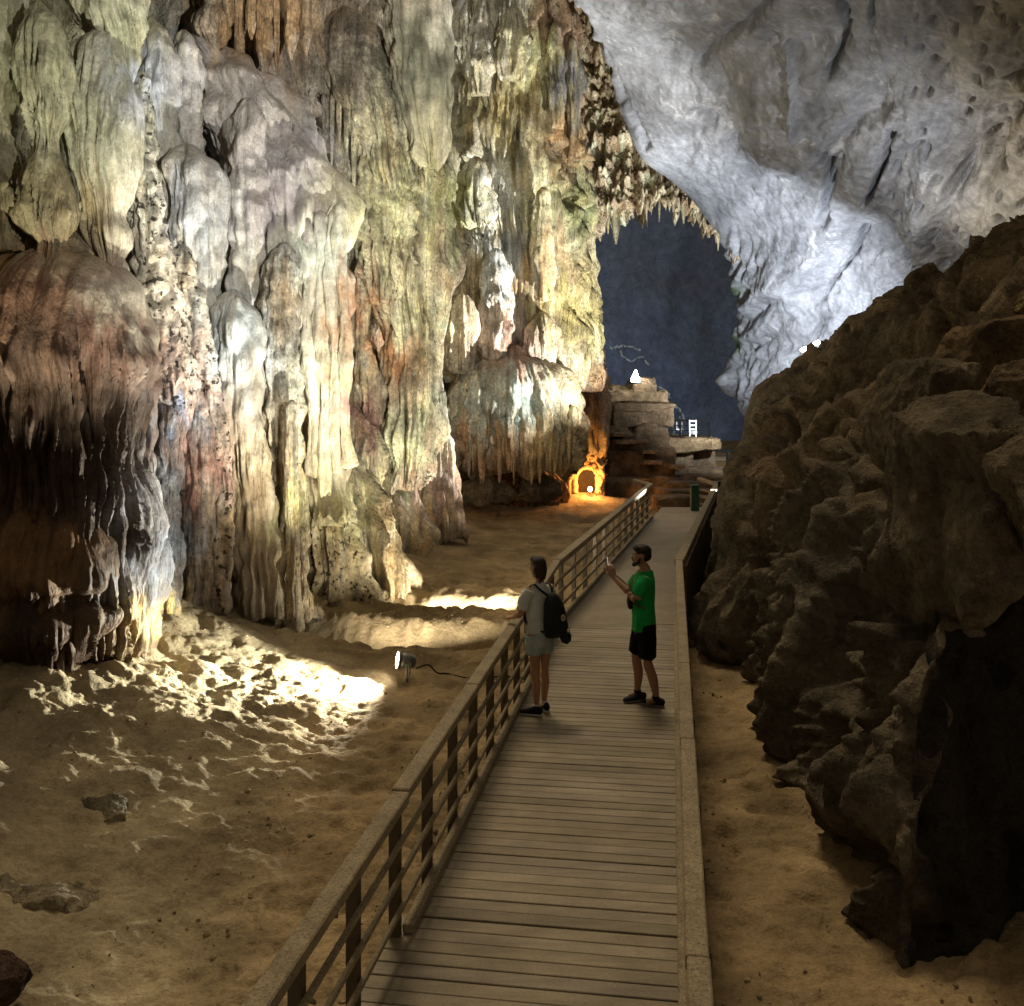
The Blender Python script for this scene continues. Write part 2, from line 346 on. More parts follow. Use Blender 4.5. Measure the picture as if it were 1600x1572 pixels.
def drip(parent, name, px, ytop, ybot, wpx, D, seed, fl=1.6):
    h = ybot - ytop
    rnd = random.Random(seed); b = rnd.uniform(.45, .8); m_ = rnd.uniform(-.12, .12) * wpx
    return formation(name, None, D, [(ytop, px - wpx * .5, px + wpx * .5), (ytop + h * .3, px - wpx * .42 * b * 1.4 + m_, px + wpx * .42 * b * 1.4 + m_), (ytop + h * .65, px - wpx * .3, px + wpx * .3), (ybot - h * .06, px - wpx * .14, px + wpx * .14), (ybot, px - .6, px + .6)],
        [(ytop, fl, 0, .6), (ybot, fl * .4, 0, .5)], fs=max(4, wpx * .3), seed=seed, lump=(16, 1.6), step=2.6, back=5, parent=parent, hj=0)

# ------------------------------------------------------------------ cave walls (setting)
def sheet(name, P, colors, mt, kind='structure', **kw):
    n, m = P.shape[:2]
    return link(name, mesh_from(name, P, grid_quads(n, m), colors), M[mt], kind=kind, **kw)

# left wall behind the formations: swept along the chamber, fluted
pl = np.array([(-12.5, 1.0), (-9.2, 6.5), (-7.3, 12.6), (-6.6, 16.6), (-5.3, 20.2), (-4.6, 24), (-4.2, 29), (-3.0, 34), (-0.9, 38), (0.4, 40.4), (1.7, 42), (2.0, 45), (0.0, 52), (-8, 62)])
path = catmull(pl, 560); seg = np.r_[0, np.cumsum(np.linalg.norm(np.diff(path, axis=0), axis=1))]
zs = np.linspace(-1.6, 20, 170)
nx = np.gradient(path[:, 1]); ny_ = -np.gradient(path[:, 0]); ln = np.hypot(nx, ny_); nx /= ln; ny_ /= ln
Sg, Zg = np.meshgrid(seg, zs)
d = 0.9 * n2(Sg / 1.7, Zg / 4, 300) + 0.35 * (np.abs(n2(Sg / 0.45, Zg / 5, 301)) * 2) + 0.10 * (np.abs(n2(Sg / 0.16, Zg / 3, 302)) * 2) + 0.12 * fbm2(Sg / .5, Zg / .7, 4, 303)
ph = Zg / 1.7 + .6 * n2(Sg / 1.5, Zg / 3, 304) + .2 * n2(Sg / .2, 0 * Zg, 305); f_ = ph - np.floor(ph); d += 0.14 * np.sqrt(1 - f_)
P = np.stack([path[:, 0] + nx * d, path[:, 1] + ny_ * d, Zg], -1)
pxw, pyw = proj(P)
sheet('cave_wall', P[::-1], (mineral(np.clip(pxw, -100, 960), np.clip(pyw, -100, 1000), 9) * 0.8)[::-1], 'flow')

# right wall sweeping over as the roof
E = [(-120, 872, 24), (-40, 893, 26), (30, 912, 28), (140, 960, 32), (190, 980, 33.5), (240, 1003, 35), (285, 1050, 36.6), (325, 1092, 38), (375, 1130, 39.5), (420, 1141, 40.6), (470, 1151, 41.5), (530, 1147, 42.3), (590, 1144, 43), (640, 1160, 43.6), (700, 1180, 44), (790, 1200, 44.5)]
rows = []
for y, xe, De in E:
    g = np.clip((y + 120) / 800, 0, 1)
    def wx(t): return xe + (1790 - xe) * t
    Dr = 12.5 + 10.5 * min(1, g * 1.35)
    bulge = lambda t: De + (Dr - De) * (t ** 0.82)
    rows.append([W(xe + 210, y, De + 17), W(xe + 62, y, De + 8), W(xe + 10, y, De + 2.2)] + [W(wx(t), y, bulge(t)) for t in (0.0, 0.07, 0.16, 0.28, 0.42, 0.56, 0.7, 0.85, 1.0)])
P = cnet(rows, 370, 430); nrm = normals(P)
if nrm[185, 280] @ (np.array((0, 0, CAM_H)) - P[185, 280]) < 0: nrm = -nrm
px, py = proj(P)
ax = px - 1235; ay = 700 - py; ang = np.arctan2(ax, ay + 60); rad = np.hypot(ax, ay + 60)
wa = ang + 0.10 * n2(ang * 3, rad / 130, 400) + 0.025 * n2(px / 40, py / 40, 401) + .012 * n2(px / 14, py / 14, 407)
d = .65 * fbm3(P, 0.14, 2, 402) + 0.42 * (np.abs(n2(wa * 3.4, rad / 230, 403)) * 2 - .5) + 0.05 * (np.abs(n2(wa * 15 + .5 * n2(px / 30, py / 30, 413), rad / 90, 404)) * 2 - .4) + 0.016 * (np.abs(n2(wa * 52, rad / 60, 405)) * 2) + 0.12 * fbm3(P, 0.8, 4, 406, .6) + 0.06 * fbm3(P, 2.6, 3, 408, .6)
far_in = sstep(0, 130, px - np.interp(py, [e[0] for e in E], [e[1] for e in E])); d *= .25 + .75 * far_in
edge = np.exp(-((px - np.interp(py, [e[0] for e in E], [e[1] for e in E])) / 60.0)**2) * sstep(330, 430, py)
d += edge * (0.34 * (np.abs(n2(px / 16, py / 46, 410)) * 2 - .4) + .16 * fbm2(px / 12, py / 18, 3, 411))
low = sstep(330, 480, py) * sstep(1330, 1240, px)
d += low * 0.40 * (np.abs(n2((px + py * .6) / 45, (py - px * .4) / 90, 412)) * 2 - .4)
def groove(d, pts, wd, dep):
    pts = np.array(pts, float); q = np.arange(len(pts)); best = np.full(px.shape, 1e9)
    jx = px + 5 * n2(px / 14, py / 14, 420); jy = py + 5 * n2(px / 14, py / 14, 421)
    for a, b in zip(pts[:-1], pts[1:]):
        ab = b - a; t = np.clip(((jx - a[0]) * ab[0] + (jy - a[1]) * ab[1]) / (ab @ ab), 0, 1)
        best = np.minimum(best, np.hypot(jx - a[0] - t * ab[0], jy - a[1] - t * ab[1]))
    return d - dep * np.exp(-(best / wd)**2)
d = groove(d, [(1293, 232), (1297, 270), (1290, 310), (1287, 345)], 6, 1.3)
d = groove(d, [(1392, 205), (1380, 260), (1362, 300), (1352, 315)], 3.4, .9)
d = groove(d, [(1345, 365), (1322, 410), (1298, 440), (1278, 470)], 3.0, .7)
d = groove(d, [(1225, 60), (1245, 120), (1262, 190)], 3.0, -.35)
d = groove(d, [(905, 20), (1010, 230)], 5, .3)
d = groove(d, [(1310, 0), (1318, 60), (1300, 110)], 4, .6)
d = groove(d, [(1080, 120), (1180, 20), (1215, -20)], 6, .35)
d = groove(d, [(1090, 190), (1140, 240)], 12, .5)
d = groove(d, [(1358, 0), (1360, 55)], 3, .5)
for hx, hy, hr, hd in [(1575,150,9,1.0),(1590,165,8,1),(1568,205,7,.8),(1497,285,10,.9),(1512,262,13,.5),(1545,240,18,.5),(1460,380,5,1.2),(1459,395,6,1.2),(1420,390,6,1.2),(1424,410,5,1),(1466,420,6,.8),(1530,365,6,.9),(1548,360,5,.9),(1580,320,7,.8),(1400,265,5,.8),(1408,330,5,.9),(1395,300,4,.7),(1470,350,5,.6),(1540,130,8,.6),(1440,200,6,.4),(1315,240,4,.5),(1200,290,5,.4),(1500,440,7,.7),(1520,470,5,.6),(1450,300,5,.6),(1425,360,5,.9),(1442,340,4,.7),(1433,300,4,.6)]:
    jx = px + hr * .5 * n2(px / hr / 1.4, py / hr / 1.4, 430); d -= hd * np.exp(-(((jx - hx) / hr)**2 + ((py - hy) / (hr * 1.5))**2)**1.6)
ppit = n2(px / 14, py / 22, 432) ; d -= .5 * sstep(.42, .62, ppit) * sstep(1370, 1480, px)
P2 = P + nrm * d[..., None]
base = np.ones(px.shape + (3,)) * lin((134, 137, 144))
tn = sstep(1420, 1600, px + 60 * n2(px / 90, py / 90, 440))[..., None]; base = base * (1 - tn) + lin((148, 139, 124)) * tn
st = n2(wa * 70, rad / 90, 441) + .7 * n2(wa * 160, rad / 50, 442) + .5 * n2(wa * 26, rad / 160, 444)
base *= (1 + .22 * st + .38 * fbm2(px / 70, py / 70, 4, 443))[..., None]
vein = sstep(.06, .0, np.abs(n2(wa * 30 + .6 * n2(px / 40, py / 40, 446), rad / 180, 445)))[..., None] * sstep(.0, .4, n2(px / 50, py / 50, 447))[..., None]
base = base * (1 - .5 * vein) + .66 * .5 * vein
gr = (np.exp(-(((px - 1142) / 12)**2)) * (sstep(430, 450, py) * sstep(475, 455, py) + sstep(520, 530, py) * sstep(560, 545, py)))[..., None]
base = base * (1 - gr) + np.array((.09, .16, .05)) * gr
sheet('cave_roof', P2, np.clip(base, .03, .8), 'grey')

# crusted arch between the left wall and the roof
rows = []
for t, y0 in enumerate((-60, 40, 130, 210, 270, 315)):
    rows.append([W(x, y0 + max(0, (x - 1030)) * .10 * (t / 5) - (10 if abs(x - 1010) < 60 else 0) * (t == 5), 41.5 - .5 * t + abs(x - 1000) * .004) for x in (830, 880, 925, 970, 1015, 1060, 1110, 1170, 1230)])
rows.append([W(x, y0 + (20 if x < 960 else 8) + max(0, x - 1070) * .5, 39.6) for x, y0 in ((830, 340), (880, 345), (925, 343), (970, 338), (1015, 318), (1060, 318), (1110, 330), (1170, 340), (1230, 345))])
rows.append([W(x, 318 + (12 if x < 960 else 0) + max(0, x - 1070) * .4, 42.5) for x in (830, 880, 925, 970, 1015, 1060, 1110, 1170, 1230)])
rows.append([W(x, 250, 50) for x in (830, 880, 925, 970, 1015, 1060, 1110, 1170, 1230)])
P = cnet(rows, 190, 190); nrm = normals(P)
if nrm[80, 90] @ (np.array((0, 0, CAM_H)) - P[80, 90]) < 0: nrm = -nrm
px, py = proj(P)
d = .55 * (np.abs(n2(px / 26, py / 34, 460)) * 2 - .4) + .4 * fbm2(px / 15, py / 13, 4, 461) + .25 * (np.abs(n2(px / 9, py / 12, 462)) * 2 - .5)
d -= 1.3 * np.exp(-(((px - 938) / 9)**2 + ((py - 245) / 14)**2)**1.5)
drop = sstep(285, 325, py) * (np.abs(n2(px / 7, py * 0, 463)) * 2 - .5) * .5
P2 = P + nrm * d[..., None]; P2[..., 2] -= np.clip(drop, -.15, .3)
c = np.ones(px.shape + (3,)) * lin((222, 204, 170)); bl = fbm2(px / 16, py / 16, 4, 465)[..., None]
c = c * (1 + .6 * bl); rd = sstep(.05, .4, n2(px / 20, py / 24, 466))[..., None]; c = c * (1 - .45 * rd) + lin((140, 92, 58)) * .45 * rd
sheet('cave_arch', P2, np.clip(c, .03, .8), 'crust')
for i, (x, y0, y1, wd) in enumerate([(962, 335, 382, 19), (938, 340, 356, 11), (950, 338, 366, 8), (980, 330, 350, 13), (1001, 324, 336, 5), (1030, 322, 346, 6), (1052, 322, 332, 9), (1068, 324, 350, 10), (1096, 332, 346, 6), (1108, 342, 372, 12), (1122, 366, 392, 7)]):
    o = drip(None, 'stalactite', x, y0 - 16, y1, wd, 39.4, 800 + i)
    order = ['', 'short stubby stalactite, leftmost on the rim of the dark arch', 'thin stalactite second from the left on the dark arch rim', 'blunt stalactite just right of the thick brown one on the arch', 'tiny stalactite fifth from the left on the dark arch rim', 'thin stalactite at the highest point of the dark arch', 'stubby stalactite right of the highest point of the dark arch', 'long stalactite right of the middle of the dark arch', '', 'long stalactite low on the right side of the dark arch', 'lowest small stalactite at the right end of the dark arch']
    order[8] = 'tiny stalactite third from the right on the dark arch rim'
    tag(o, order[i] or 'thick brown stalactite hanging lowest from the dark arch, near its left end', 'stalactite', 'stalactites along the arch rim')

# far chamber seen through the arch
xs = np.linspace(-34, 70, 200); zs = np.linspace(-9, 42, 140); Xg, Zg = np.meshgrid(xs, zs)
d = 2.2 * fbm2(Xg / 14, Zg / 20, 3, 480) + .5 * (np.abs(n2(Xg / 2.2, Zg / 12, 481)) * 2) + .2 * fbm2(Xg / 1.6, Zg / 2.4, 4, 482)
c = np.ones(Xg.shape + (3,)) * lin((120, 126, 140)) * (1 + .15 * n2(Xg / 1.2, Zg / 9, 483) + .14 * fbm2(Xg / 3, Zg / 6, 4, 484))[..., None]
sheet('far_cave_wall', np.stack([Xg, 82 - d + ((Xg - 16) / 30)**2 * -6, Zg], -1), np.clip(c, .02, .5), 'grey')
# ------------------------------------------------------------------ ground
FT = np.array([(-11, 2), (-8.2, 7), (-6.6, 11.6), (-5.9, 14), (-4.7, 16.7), (-3.6, 20), (-2.9, 24), (-2.3, 28), (-1.6, 33), (0.5, 37), (3.0, 38.5)])
ftp = catmull(FT, 160)
def deck_x(Y):  # centre line of the boardwalk
    return np.where(Y < 15.5, 0.155 * Y - 0.80, 0.155 * 15.5 - 0.80 + (Y - 15.5) * 0.243)
def ground_base(X, Y):
    fx = np.interp(Y, ftp[:, 1], ftp[:, 0]); dl = X - fx                # metres right of the wall foot
    h = -0.36 + 0 * X
    h = h + 0.75 * np.exp(-np.maximum(dl + .3, 0) / 0.75) * sstep(3, 9, Y)
    h = h + 0.85 * sstep(-1.5, -6.4, X + .10 * (Y - 11)) * sstep(7.2, 11.5, Y) * sstep(17.5, 14.5, Y)   # bank rising to the wall on the left
    h = h + 0.25 * np.exp(-(((X + 4.7) / 1.3)**2 + ((Y - 7.8) / 1.5)**2))
    h = h - 0.10 * np.exp(-((X - deck_x(Y)) / 1.3)**2) - 0.10 * np.exp(-(((X + 2.4) / 0.9)**2 + ((Y - 7.0) / 1.2)**2))
    h = h + 0.20 * sstep(2.0, 3.4, X - .06 * Y) * sstep(14, 6, Y) 
    # lamp trench
    c1 = 16.25 + 0.16 * (-(X + 1.2)) + .12 * n2(X / .8, 0 * X, 500) + .05 * n2(X / .2, Y / .3, 503); wd = .58
    t = np.exp(-(np.abs(Y - c1) / wd)**3) * sstep(-4.9, -3.9, X) * sstep(0.55, 0.0, X); h = h - 0.55 * t
    c2 = 18.75 + 0.10 * (-(X + 1.2)) + .15 * n2(X / .7, 0 * X, 501)
    t2 = np.exp(-(np.abs(Y - c2) / .34)**3) * sstep(-3.6, -2.2, X) * sstep(0.9, 0.3, X); h = h - 0.32 * t2
    h = h + 0.10 * np.exp(-((Y - c1 - .75) / .25)**2) * sstep(-4.4, -3.4, X) * sstep(0.2, -0.3, X)
    h = h + .12 * sstep(24, 34, Y) + .36 * np.exp(-(((X - 2.3) / 1.5)**2 + ((Y - 34.3) / 1.6)**2))
    h = h - .25 * np.exp(-(((X - 2.0) / .7)**2 + ((Y - 30.5) / .5)**2))
    return h
def ground_rough(X, Y):
    left = sstep(-1.6, -3.4, X + .12 * (Y - 12)) * sstep(7.2, 9.5, Y) * sstep(19, 15, Y)
    lit = np.exp(-(((X + 3.2) / 1.9)**2 + ((Y - 11.8) / 2.6)**2))
    X0, Y0 = X, Y
    X = X0 + .10 * n2(X0 / .35, Y0 / .3, 509); Y = Y0 + .08 * n2(X0 / .3, Y0 / .33, 508)
    sc = 1 - np.abs(n2(X / .42, Y / .34, 510)) * 2; sc2 = 1 - np.abs(n2(X / .17, Y / .13, 511)) * 2; sc3 = 1 - np.abs(n2(X / .23 + 9, Y / .26, 516)) * 2
    d = .07 * fbm2(X / .8, Y / .8, 2, 512) + .022 * sc + .014 * sc2 + .012 * fbm2(X / .09, Y / .08, 2, 513)
    rg = fbm2(X / .5, Y / .36, 4, 523, .52); rg2 = fbm2((X + .3 * Y) / .16, Y / .22, 3, 524, .6)
    d = d + lit * (.040 * np.clip(rg, -.3, .45) + .007 * rg2) + left * (.050 * np.clip(rg, -.3, .5) + .012 * rg2 + .03 * (np.abs(n2(X / .55, Y / .42, 514)) * 2 - .4))
    d = d + .05 * fbm2(X / .3, Y / .25, 4, 525, .6) * sstep(14.8, 15.8, Y) * sstep(1.2, .2, X) * sstep(24, 20, Y)
    # footprints pressed into the sand
    fx = X0 / .34 + .3 * n2(X0, Y0, 518); fy = Y0 / .44 + .3 * n2(X0, Y0, 519); ci = np.floor(fx); cj = np.floor(fy)
    hh = _h(ci.astype(np.int64), cj.astype(np.int64), np.full(ci.shape, 7, np.int64)) / 255.0
    u = fx - ci - .5 - (hh - .5) * .4; v = fy - cj - .5 - ((hh * 7.3) % 1 - .5) * .4; aa = hh * 40
    uu = u * np.cos(aa) + v * np.sin(aa); vv = -u * np.sin(aa) + v * np.cos(aa)
    fp = np.exp(-((uu / .17)**2 + (vv / .33)**2)**2); d = d - .045 * fp * (hh > .35) * (1 - .7 * left)
    return d
yy = np.concatenate([np.geomspace(3.6, 22, 520), np.geomspace(22, 46, 110)[1:], np.geomspace(46, 110, 24)[1:]])
tt = np.concatenate([np.linspace(-1.15, -.56, 24)[:-1], np.linspace(-.56, .10, 300)[:-1], np.linspace(.10, .56, 110), np.linspace(.56, 1.15, 20)[1:]])
Tg, Yg = np.meshgrid(tt, yy); Xg = Tg * Yg
Zg = ground_base(Xg, Yg) + ground_rough(Xg, Yg) * sstep(46, 30, Yg)
c = np.ones(Xg.shape + (3,)) * np.array((0.335, 0.245, 0.135))
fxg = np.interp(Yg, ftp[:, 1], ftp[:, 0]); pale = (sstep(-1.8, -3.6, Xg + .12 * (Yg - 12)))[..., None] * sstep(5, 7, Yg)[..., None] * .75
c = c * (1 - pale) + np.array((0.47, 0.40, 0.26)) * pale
c = c * (1 + .35 * fbm2(Xg / .9, Yg / .9, 4, 520))[..., None]
wet = sstep(.12, .5, n2(Xg / 1.6, Yg / 1.1, 521))[..., None] * .4; c = c * (1 - wet * .5)
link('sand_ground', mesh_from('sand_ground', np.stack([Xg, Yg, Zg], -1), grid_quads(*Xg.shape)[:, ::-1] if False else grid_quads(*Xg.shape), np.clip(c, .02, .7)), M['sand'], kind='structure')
def gz(X, Y):
    X = np.array([float(X)]); Y = np.array([float(Y)]); return float(ground_base(X, Y)[0] + ground_rough(X, Y)[0])

# ------------------------------------------------------------------ right-hand rock outcrop
net = [ # columns left to right, rows foot to crest and over
 [(1210,780,36),(1205,740,35),(1200,710,34),(1200,690,33.5),(1205,670,33),(1215,640,32.5),(1240,720,36)],
 [(1150,815,28),(1155,770,28),(1160,730,28),(1166,690,28),(1172,665,28.5),(1190,622,29),(1215,720,34)],
 [(1124,905,21.5),(1138,830,21),(1143,760,21),(1156,690,21.4),(1166,655,22.5),(1190,610,25),(1215,720,30)],
 [(1106,1012,15.4),(1120,925,15.4),(1155,815,15.8),(1182,715,16.8),(1220,645,20),(1258,568,24),(1280,700,29)],
 [(1180,1048,14.2),(1192,960,14.0),(1222,830,14.1),(1258,695,15),(1300,620,18),(1345,508,22),(1370,650,27)],
 [(1240,1190,10.7),(1252,1085,10.6),(1288,905,10.9),(1330,705,12.2),(1400,600,15),(1450,440,20),(1470,600,25)],
 [(1305,1300,8.9),(1318,1180,8.9),(1350,950,9.3),(1400,725,10.5),(1480,590,13),(1540,388,18),(1560,600,23)],
 [(1392,1496,6.9),(1402,1300,7.0),(1436,1000,7.3),(1452,760,8.7),(1550,580,11.5),(1620,330,16.5),(1640,500,21)],
 [(1486,1506,6.85),(1500,1300,6.95),(1512,1010,7.2),(1540,745,8.4),(1600,570,11),(1680,285,15.8),(1700,500,20)],
 [(1610,1500,6.9),(1615,1300,7.0),(1620,1010,7.3),(1650,725,8.2),(1700,560,10.5),(1780,235,15),(1800,500,19)],
 [(1850,1480,7.1),(1850,1250,7.2),(1840,950,7.4),(1830,680,8),(1860,520,10),(1920,180,14),(1940,480,18)]]
N = np.array([[W(*p) for p in colm] for colm in net]).transpose(1, 0, 2)
tr = np.concatenate([np.linspace(0, 3, 130)[:-1], np.linspace(3, 5, 185)[:-1], np.linspace(5, 6, 18)]); P = cnet(N, tr, 470); nrm = normals(P)
if nrm[140, 235] @ (np.array((0, 0, CAM_H)) - P[140, 235]) < 0: nrm = -nrm
px, py = proj(P)
vv = tr[:, None] / 6; cliff = sstep(.56, .44, vv) + 0 * px; uu = np.linspace(0, 10, 470)[None, :]
Zw = P[..., 2]; q3 = lambda f, sq, sd: n3(P[..., 0] * f, P[..., 1] * f, P[..., 2] * f * sq, sd)
near = .55 * sstep(6.6, 7.4, uu) + 0 * px
Pw = P + .25 * np.stack([fbm3(P, 1.1, 2, 560), fbm3(P, 1.1, 2, 562), fbm3(P, 1.1, 2, 564)], -1); Pw[..., 2] *= .5
cr, tl_ = blocks(Pw, .62, 571); cr2, tl2 = blocks(Pw, 1.9, 577)
d = cliff * (1 - .75 * near) * (.70 * (.45 - np.abs(q3(.7, .10, 530)) * 2) + .17 * (.45 - np.abs(q3(1.8, .15, 531)) * 2) + .05 * (.45 - np.abs(q3(5.5, .5, 535)) * 2))
d += (.17 - .09 * cliff) * fbm3(P, .5, 2, 532) + .045 * fbm3(P, 2.6, 4, 534, .6)
d += (.9 - .82 * cliff) * (.40 * np.clip(tl_, -.7, .7) - .16 * np.exp(-cr / .05)) + (1 - .85 * cliff) * (.10 * np.clip(tl2, -.7, .7) - .04 * np.exp(-cr2 / .06))
d += (1 - cliff) * .5 * (.22 * (.5 - np.abs(q3(.8, 1.2, 536)) * 2) + .12 * (.5 - np.abs(q3(1.9, 1.3, 537)) * 2))
pit = q3(1.9, .5, 538); d -= cliff * (1 - .8 * near) * .40 * sstep(.12, .5, q3(1.35, .3, 538)) + .10 * sstep(.3, .5, n3(P[..., 0] * 3.2, P[..., 1] * 3.2, P[..., 2] * 3.2, 539))
for hx, hy, hw_, hh_, dp in [(1240,675,10,22,.7),(1335,685,22,9,.8),(1450,460,9,7,.5),(1290,720,9,16,.5),(1390,950,34,20,1.1),(1310,960,26,34,1.1),(1350,1000,18,60,.7),(1205,1010,10,32,.6),(1270,1160,12,34,.7),(1330,1120,24,44,1.0),(1345,1350,34,42,1.0),(1165,690,8,28,.5),(1180,775,14,8,.6),(1400,1150,14,50,.5),(1285,1060,20,22,.6),(1230,870,8,40,.4),(1225,760,9,60,.45),(1275,800,14,60,.5),(1330,830,16,70,.6),(1385,860,12,60,.6),(1180,880,9,50,.4),(1240,1000,10,50,.5),(1410,680,10,50,.4),(1300,650,20,7,.4),(1380,560,26,6,.45),(1480,500,8,26,.4),(1250,610,16,6,.35)]:
    jx = px + 7 * n2(px / 18, py / 18, 545); d -= .5 * dp * np.exp(-(((jx - hx) / hw_)**2 + ((py - hy) / (1.5 * hh_))**2)**1.7)
d = d * (.2 + .8 * sstep(1.2, 3.4, uu))
P2 = P + nrm * (d * sstep(0, .03, vv + .012))[..., None]
P2[0, :, 2] -= .5
c = np.ones(px.shape + (3,)) * np.array((.245, .200, .138)); top = sstep(.25, .75, nrm[..., 2])[..., None]
c = c * (1 - .7 * top) + np.array((.30, .21, .115)) * .7 * top
c = c * (1 + .5 * fbm3(P, 1.1, 5, 547))[..., None]
gy = sstep(.1, .5, n3(P[..., 0] * .5, P[..., 1] * .5, P[..., 2] * .5, 549))[..., None] * .5; c = c * (1 - gy) + np.array((.20, .178, .135)) * gy
hollow_shade = (sstep(6.9, 7.5, uu + .3 * n2(px / 40, py / 60, 555)) * sstep(.50, .40, vv))[..., None]; c = c * (1 - hollow_shade) + np.array((.055, .047, .038)) * hollow_shade   # shade of the hollow put into the rock colour
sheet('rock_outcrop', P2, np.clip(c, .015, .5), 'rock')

def boulder(name, label, c, size,  rot=0, seed=0, res=46, mt='rock', tint=(.27, .195, .11), group=None, cut=.55, rough=.10, tilt=0, cat='rock', sq=5.0):
    """angular water-worn block: rounded box with chiselled planes and fine relief"""
    a = np.linspace(-1, 1, res); V = []; Q = []; off = 0
    for ax_ in range(3):
        for sg in (-1, 1):
            A, B = np.meshgrid(a, a); Cc = np.full_like(A, sg)
            p = [None] * 3; p[ax_] = Cc; p[(ax_ + 1) % 3] = A * (1 if sg > 0 else -1); p[(ax_ + 2) % 3] = B
            V.append(np.stack(p, -1).reshape(-1, 3)); Q.append(grid_quads(res, res) + off); off += res * res
    V = np.concatenate(V); Q = np.concatenate(Q)
    n_ = V / np.linalg.norm(V, axis=1)[:, None]; r4 = (np.abs(n_)**sq).sum(1)**(-1 / sq); V = n_ * r4[:, None]
    rs_ = np.random.RandomState(seed)
    for _ in range(14):
        g = rs_.normal(size=3); g /= np.linalg.norm(g); k_ = cut + rs_.rand() * .45; t = V @ g - k_; V = V - np.where(t > 0, t * .93, 0)[:, None] * g
    n_ = V / np.linalg.norm(V, axis=1)[:, None]; Ps = V * np.array(size) / 2
    f0 = 1.2 / max(size); Pn = Ps + seed * 3.1
    d = max(size) * (rough * fbm3(Pn, f0 * 1.4, 3, seed + 1) + rough * .5 * (.4 - np.abs(fbm3(Pn, f0 * 3.2, 2, seed + 5))) + rough * .16 * fbm3(Pn, f0 * 11, 3, seed + 9))
    Ps = Ps + n_ * d[:, None]
    Rm = np.array(Matrix.Rotation(rot, 3, 'Z') @ Matrix.Rotation(tilt, 3, 'Y')); Ps = Ps @ Rm.T
    col = np.array(tint) * (1 + .45 * fbm3(Pn, f0 * 2.5, 4, seed + 12))[:, None]
    me = mesh_from(name, Ps, Q, np.clip(col, .012, .7))
    bm = bmesh.new(); bm.from_mesh(me); bmesh.ops.remove_doubles(bm, verts=bm.verts[:], dist=1e-5); bm.to_mesh(me); bm.free()
    o = link(name, me, M[mt], None, label, cat, group); o.location = c
    return o
def bpx(name, label, x0, x1, y0, y1, D, depth, **kw):
    k = D / 1600; c = W((x0 + x1) / 2, (y0 + y1) / 2, D)
    return boulder(name, label, c, ((x1 - x0) * k, depth, (y1 - y0) * k), **kw)
bpx('boulder', 'tall dark upright boulder at right above the black hollow', 1432, 1592, 628, 960, 7.5, 1.6, seed=21, rot=.1, tilt=-.12, res=52, cut=.72, tint=(.22, .175, .115))
bpx('boulder', 'pale brown block cut off by the right frame edge', 1553, 1720, 655, 872, 6.7, 1.1, seed=22, rot=-.25, res=46, cut=.75, tint=(.27, .21, .135))
bpx('boulder', 'sharp brown peak of rock on the right slope', 1465, 1625, 508, 668, 11.0, 1.3, seed=23, rot=.5, res=46, cut=.5, tint=(.27, .185, .098))
bpx('boulder', 'dark rounded boulder left of the tall upright boulder', 1384, 1500, 566, 740, 10.4, 1.3, seed=24, rot=.2, res=46, cut=.62, tint=(.22, .175, .115))
bpx('boulder', 'flat tan boulder wedged under the sharp rock peak', 1520, 1690, 575, 690, 9.0, 1.2, seed=25, rot=-.3, res=44, cut=.6, tint=(.25, .178, .10))
bpx('boulder', 'small yellowish stone high on the slope at the right edge', 1582, 1640, 450, 500, 12.6, .5, seed=26, res=36, tint=(.36, .28, .12))
bpx('boulder', 'leaning slab at the left foot of the outcrop beside the boardwalk', 1104, 1162, 880, 985, 17.0, .9, seed=27, rot=.5, res=44, cut=.5, tint=(.17, .135, .09), tilt=.35)
# stones of the sandy bank on the left
bpx('rock_slab', 'dark undercut rock slab sticking out of the pale sand at lower left', -60, 205, 1372, 1440, 7.8, 1.0, sq=9.0, seed=31, tint=(.50, .42, .28), res=46, rot=.15, cut=.62)
bpx('rock_slab', 'low pale ledge of rock at the left frame edge', -70, 70, 1305, 1365, 8.4, .7, seed=32, tint=(.42, .36, .24), res=40, rot=-.2)
bpx('rock_slab', 'pale flat rock above the undercut slab', 90, 205, 1255, 1345, 8.9, .7, seed=33, tint=(.44, .38, .25), res=40, rot=.6, cut=.45)
bpx('rock', 'reddish dark stone in the lower left corner', -60, 40, 1490, 1590, 6.2, .5, seed=34, tint=(.16, .10, .075), res=46)
bpx('rock', 'pale knobbly rock at the left edge below the brown dome', -60, 120, 1160, 1270, 10.0, 1.0, seed=35, tint=(.45, .38, .25), res=44, rot=.4, rough=.14)
# ------------------------------------------------------------------ left wall formations
FB = formation
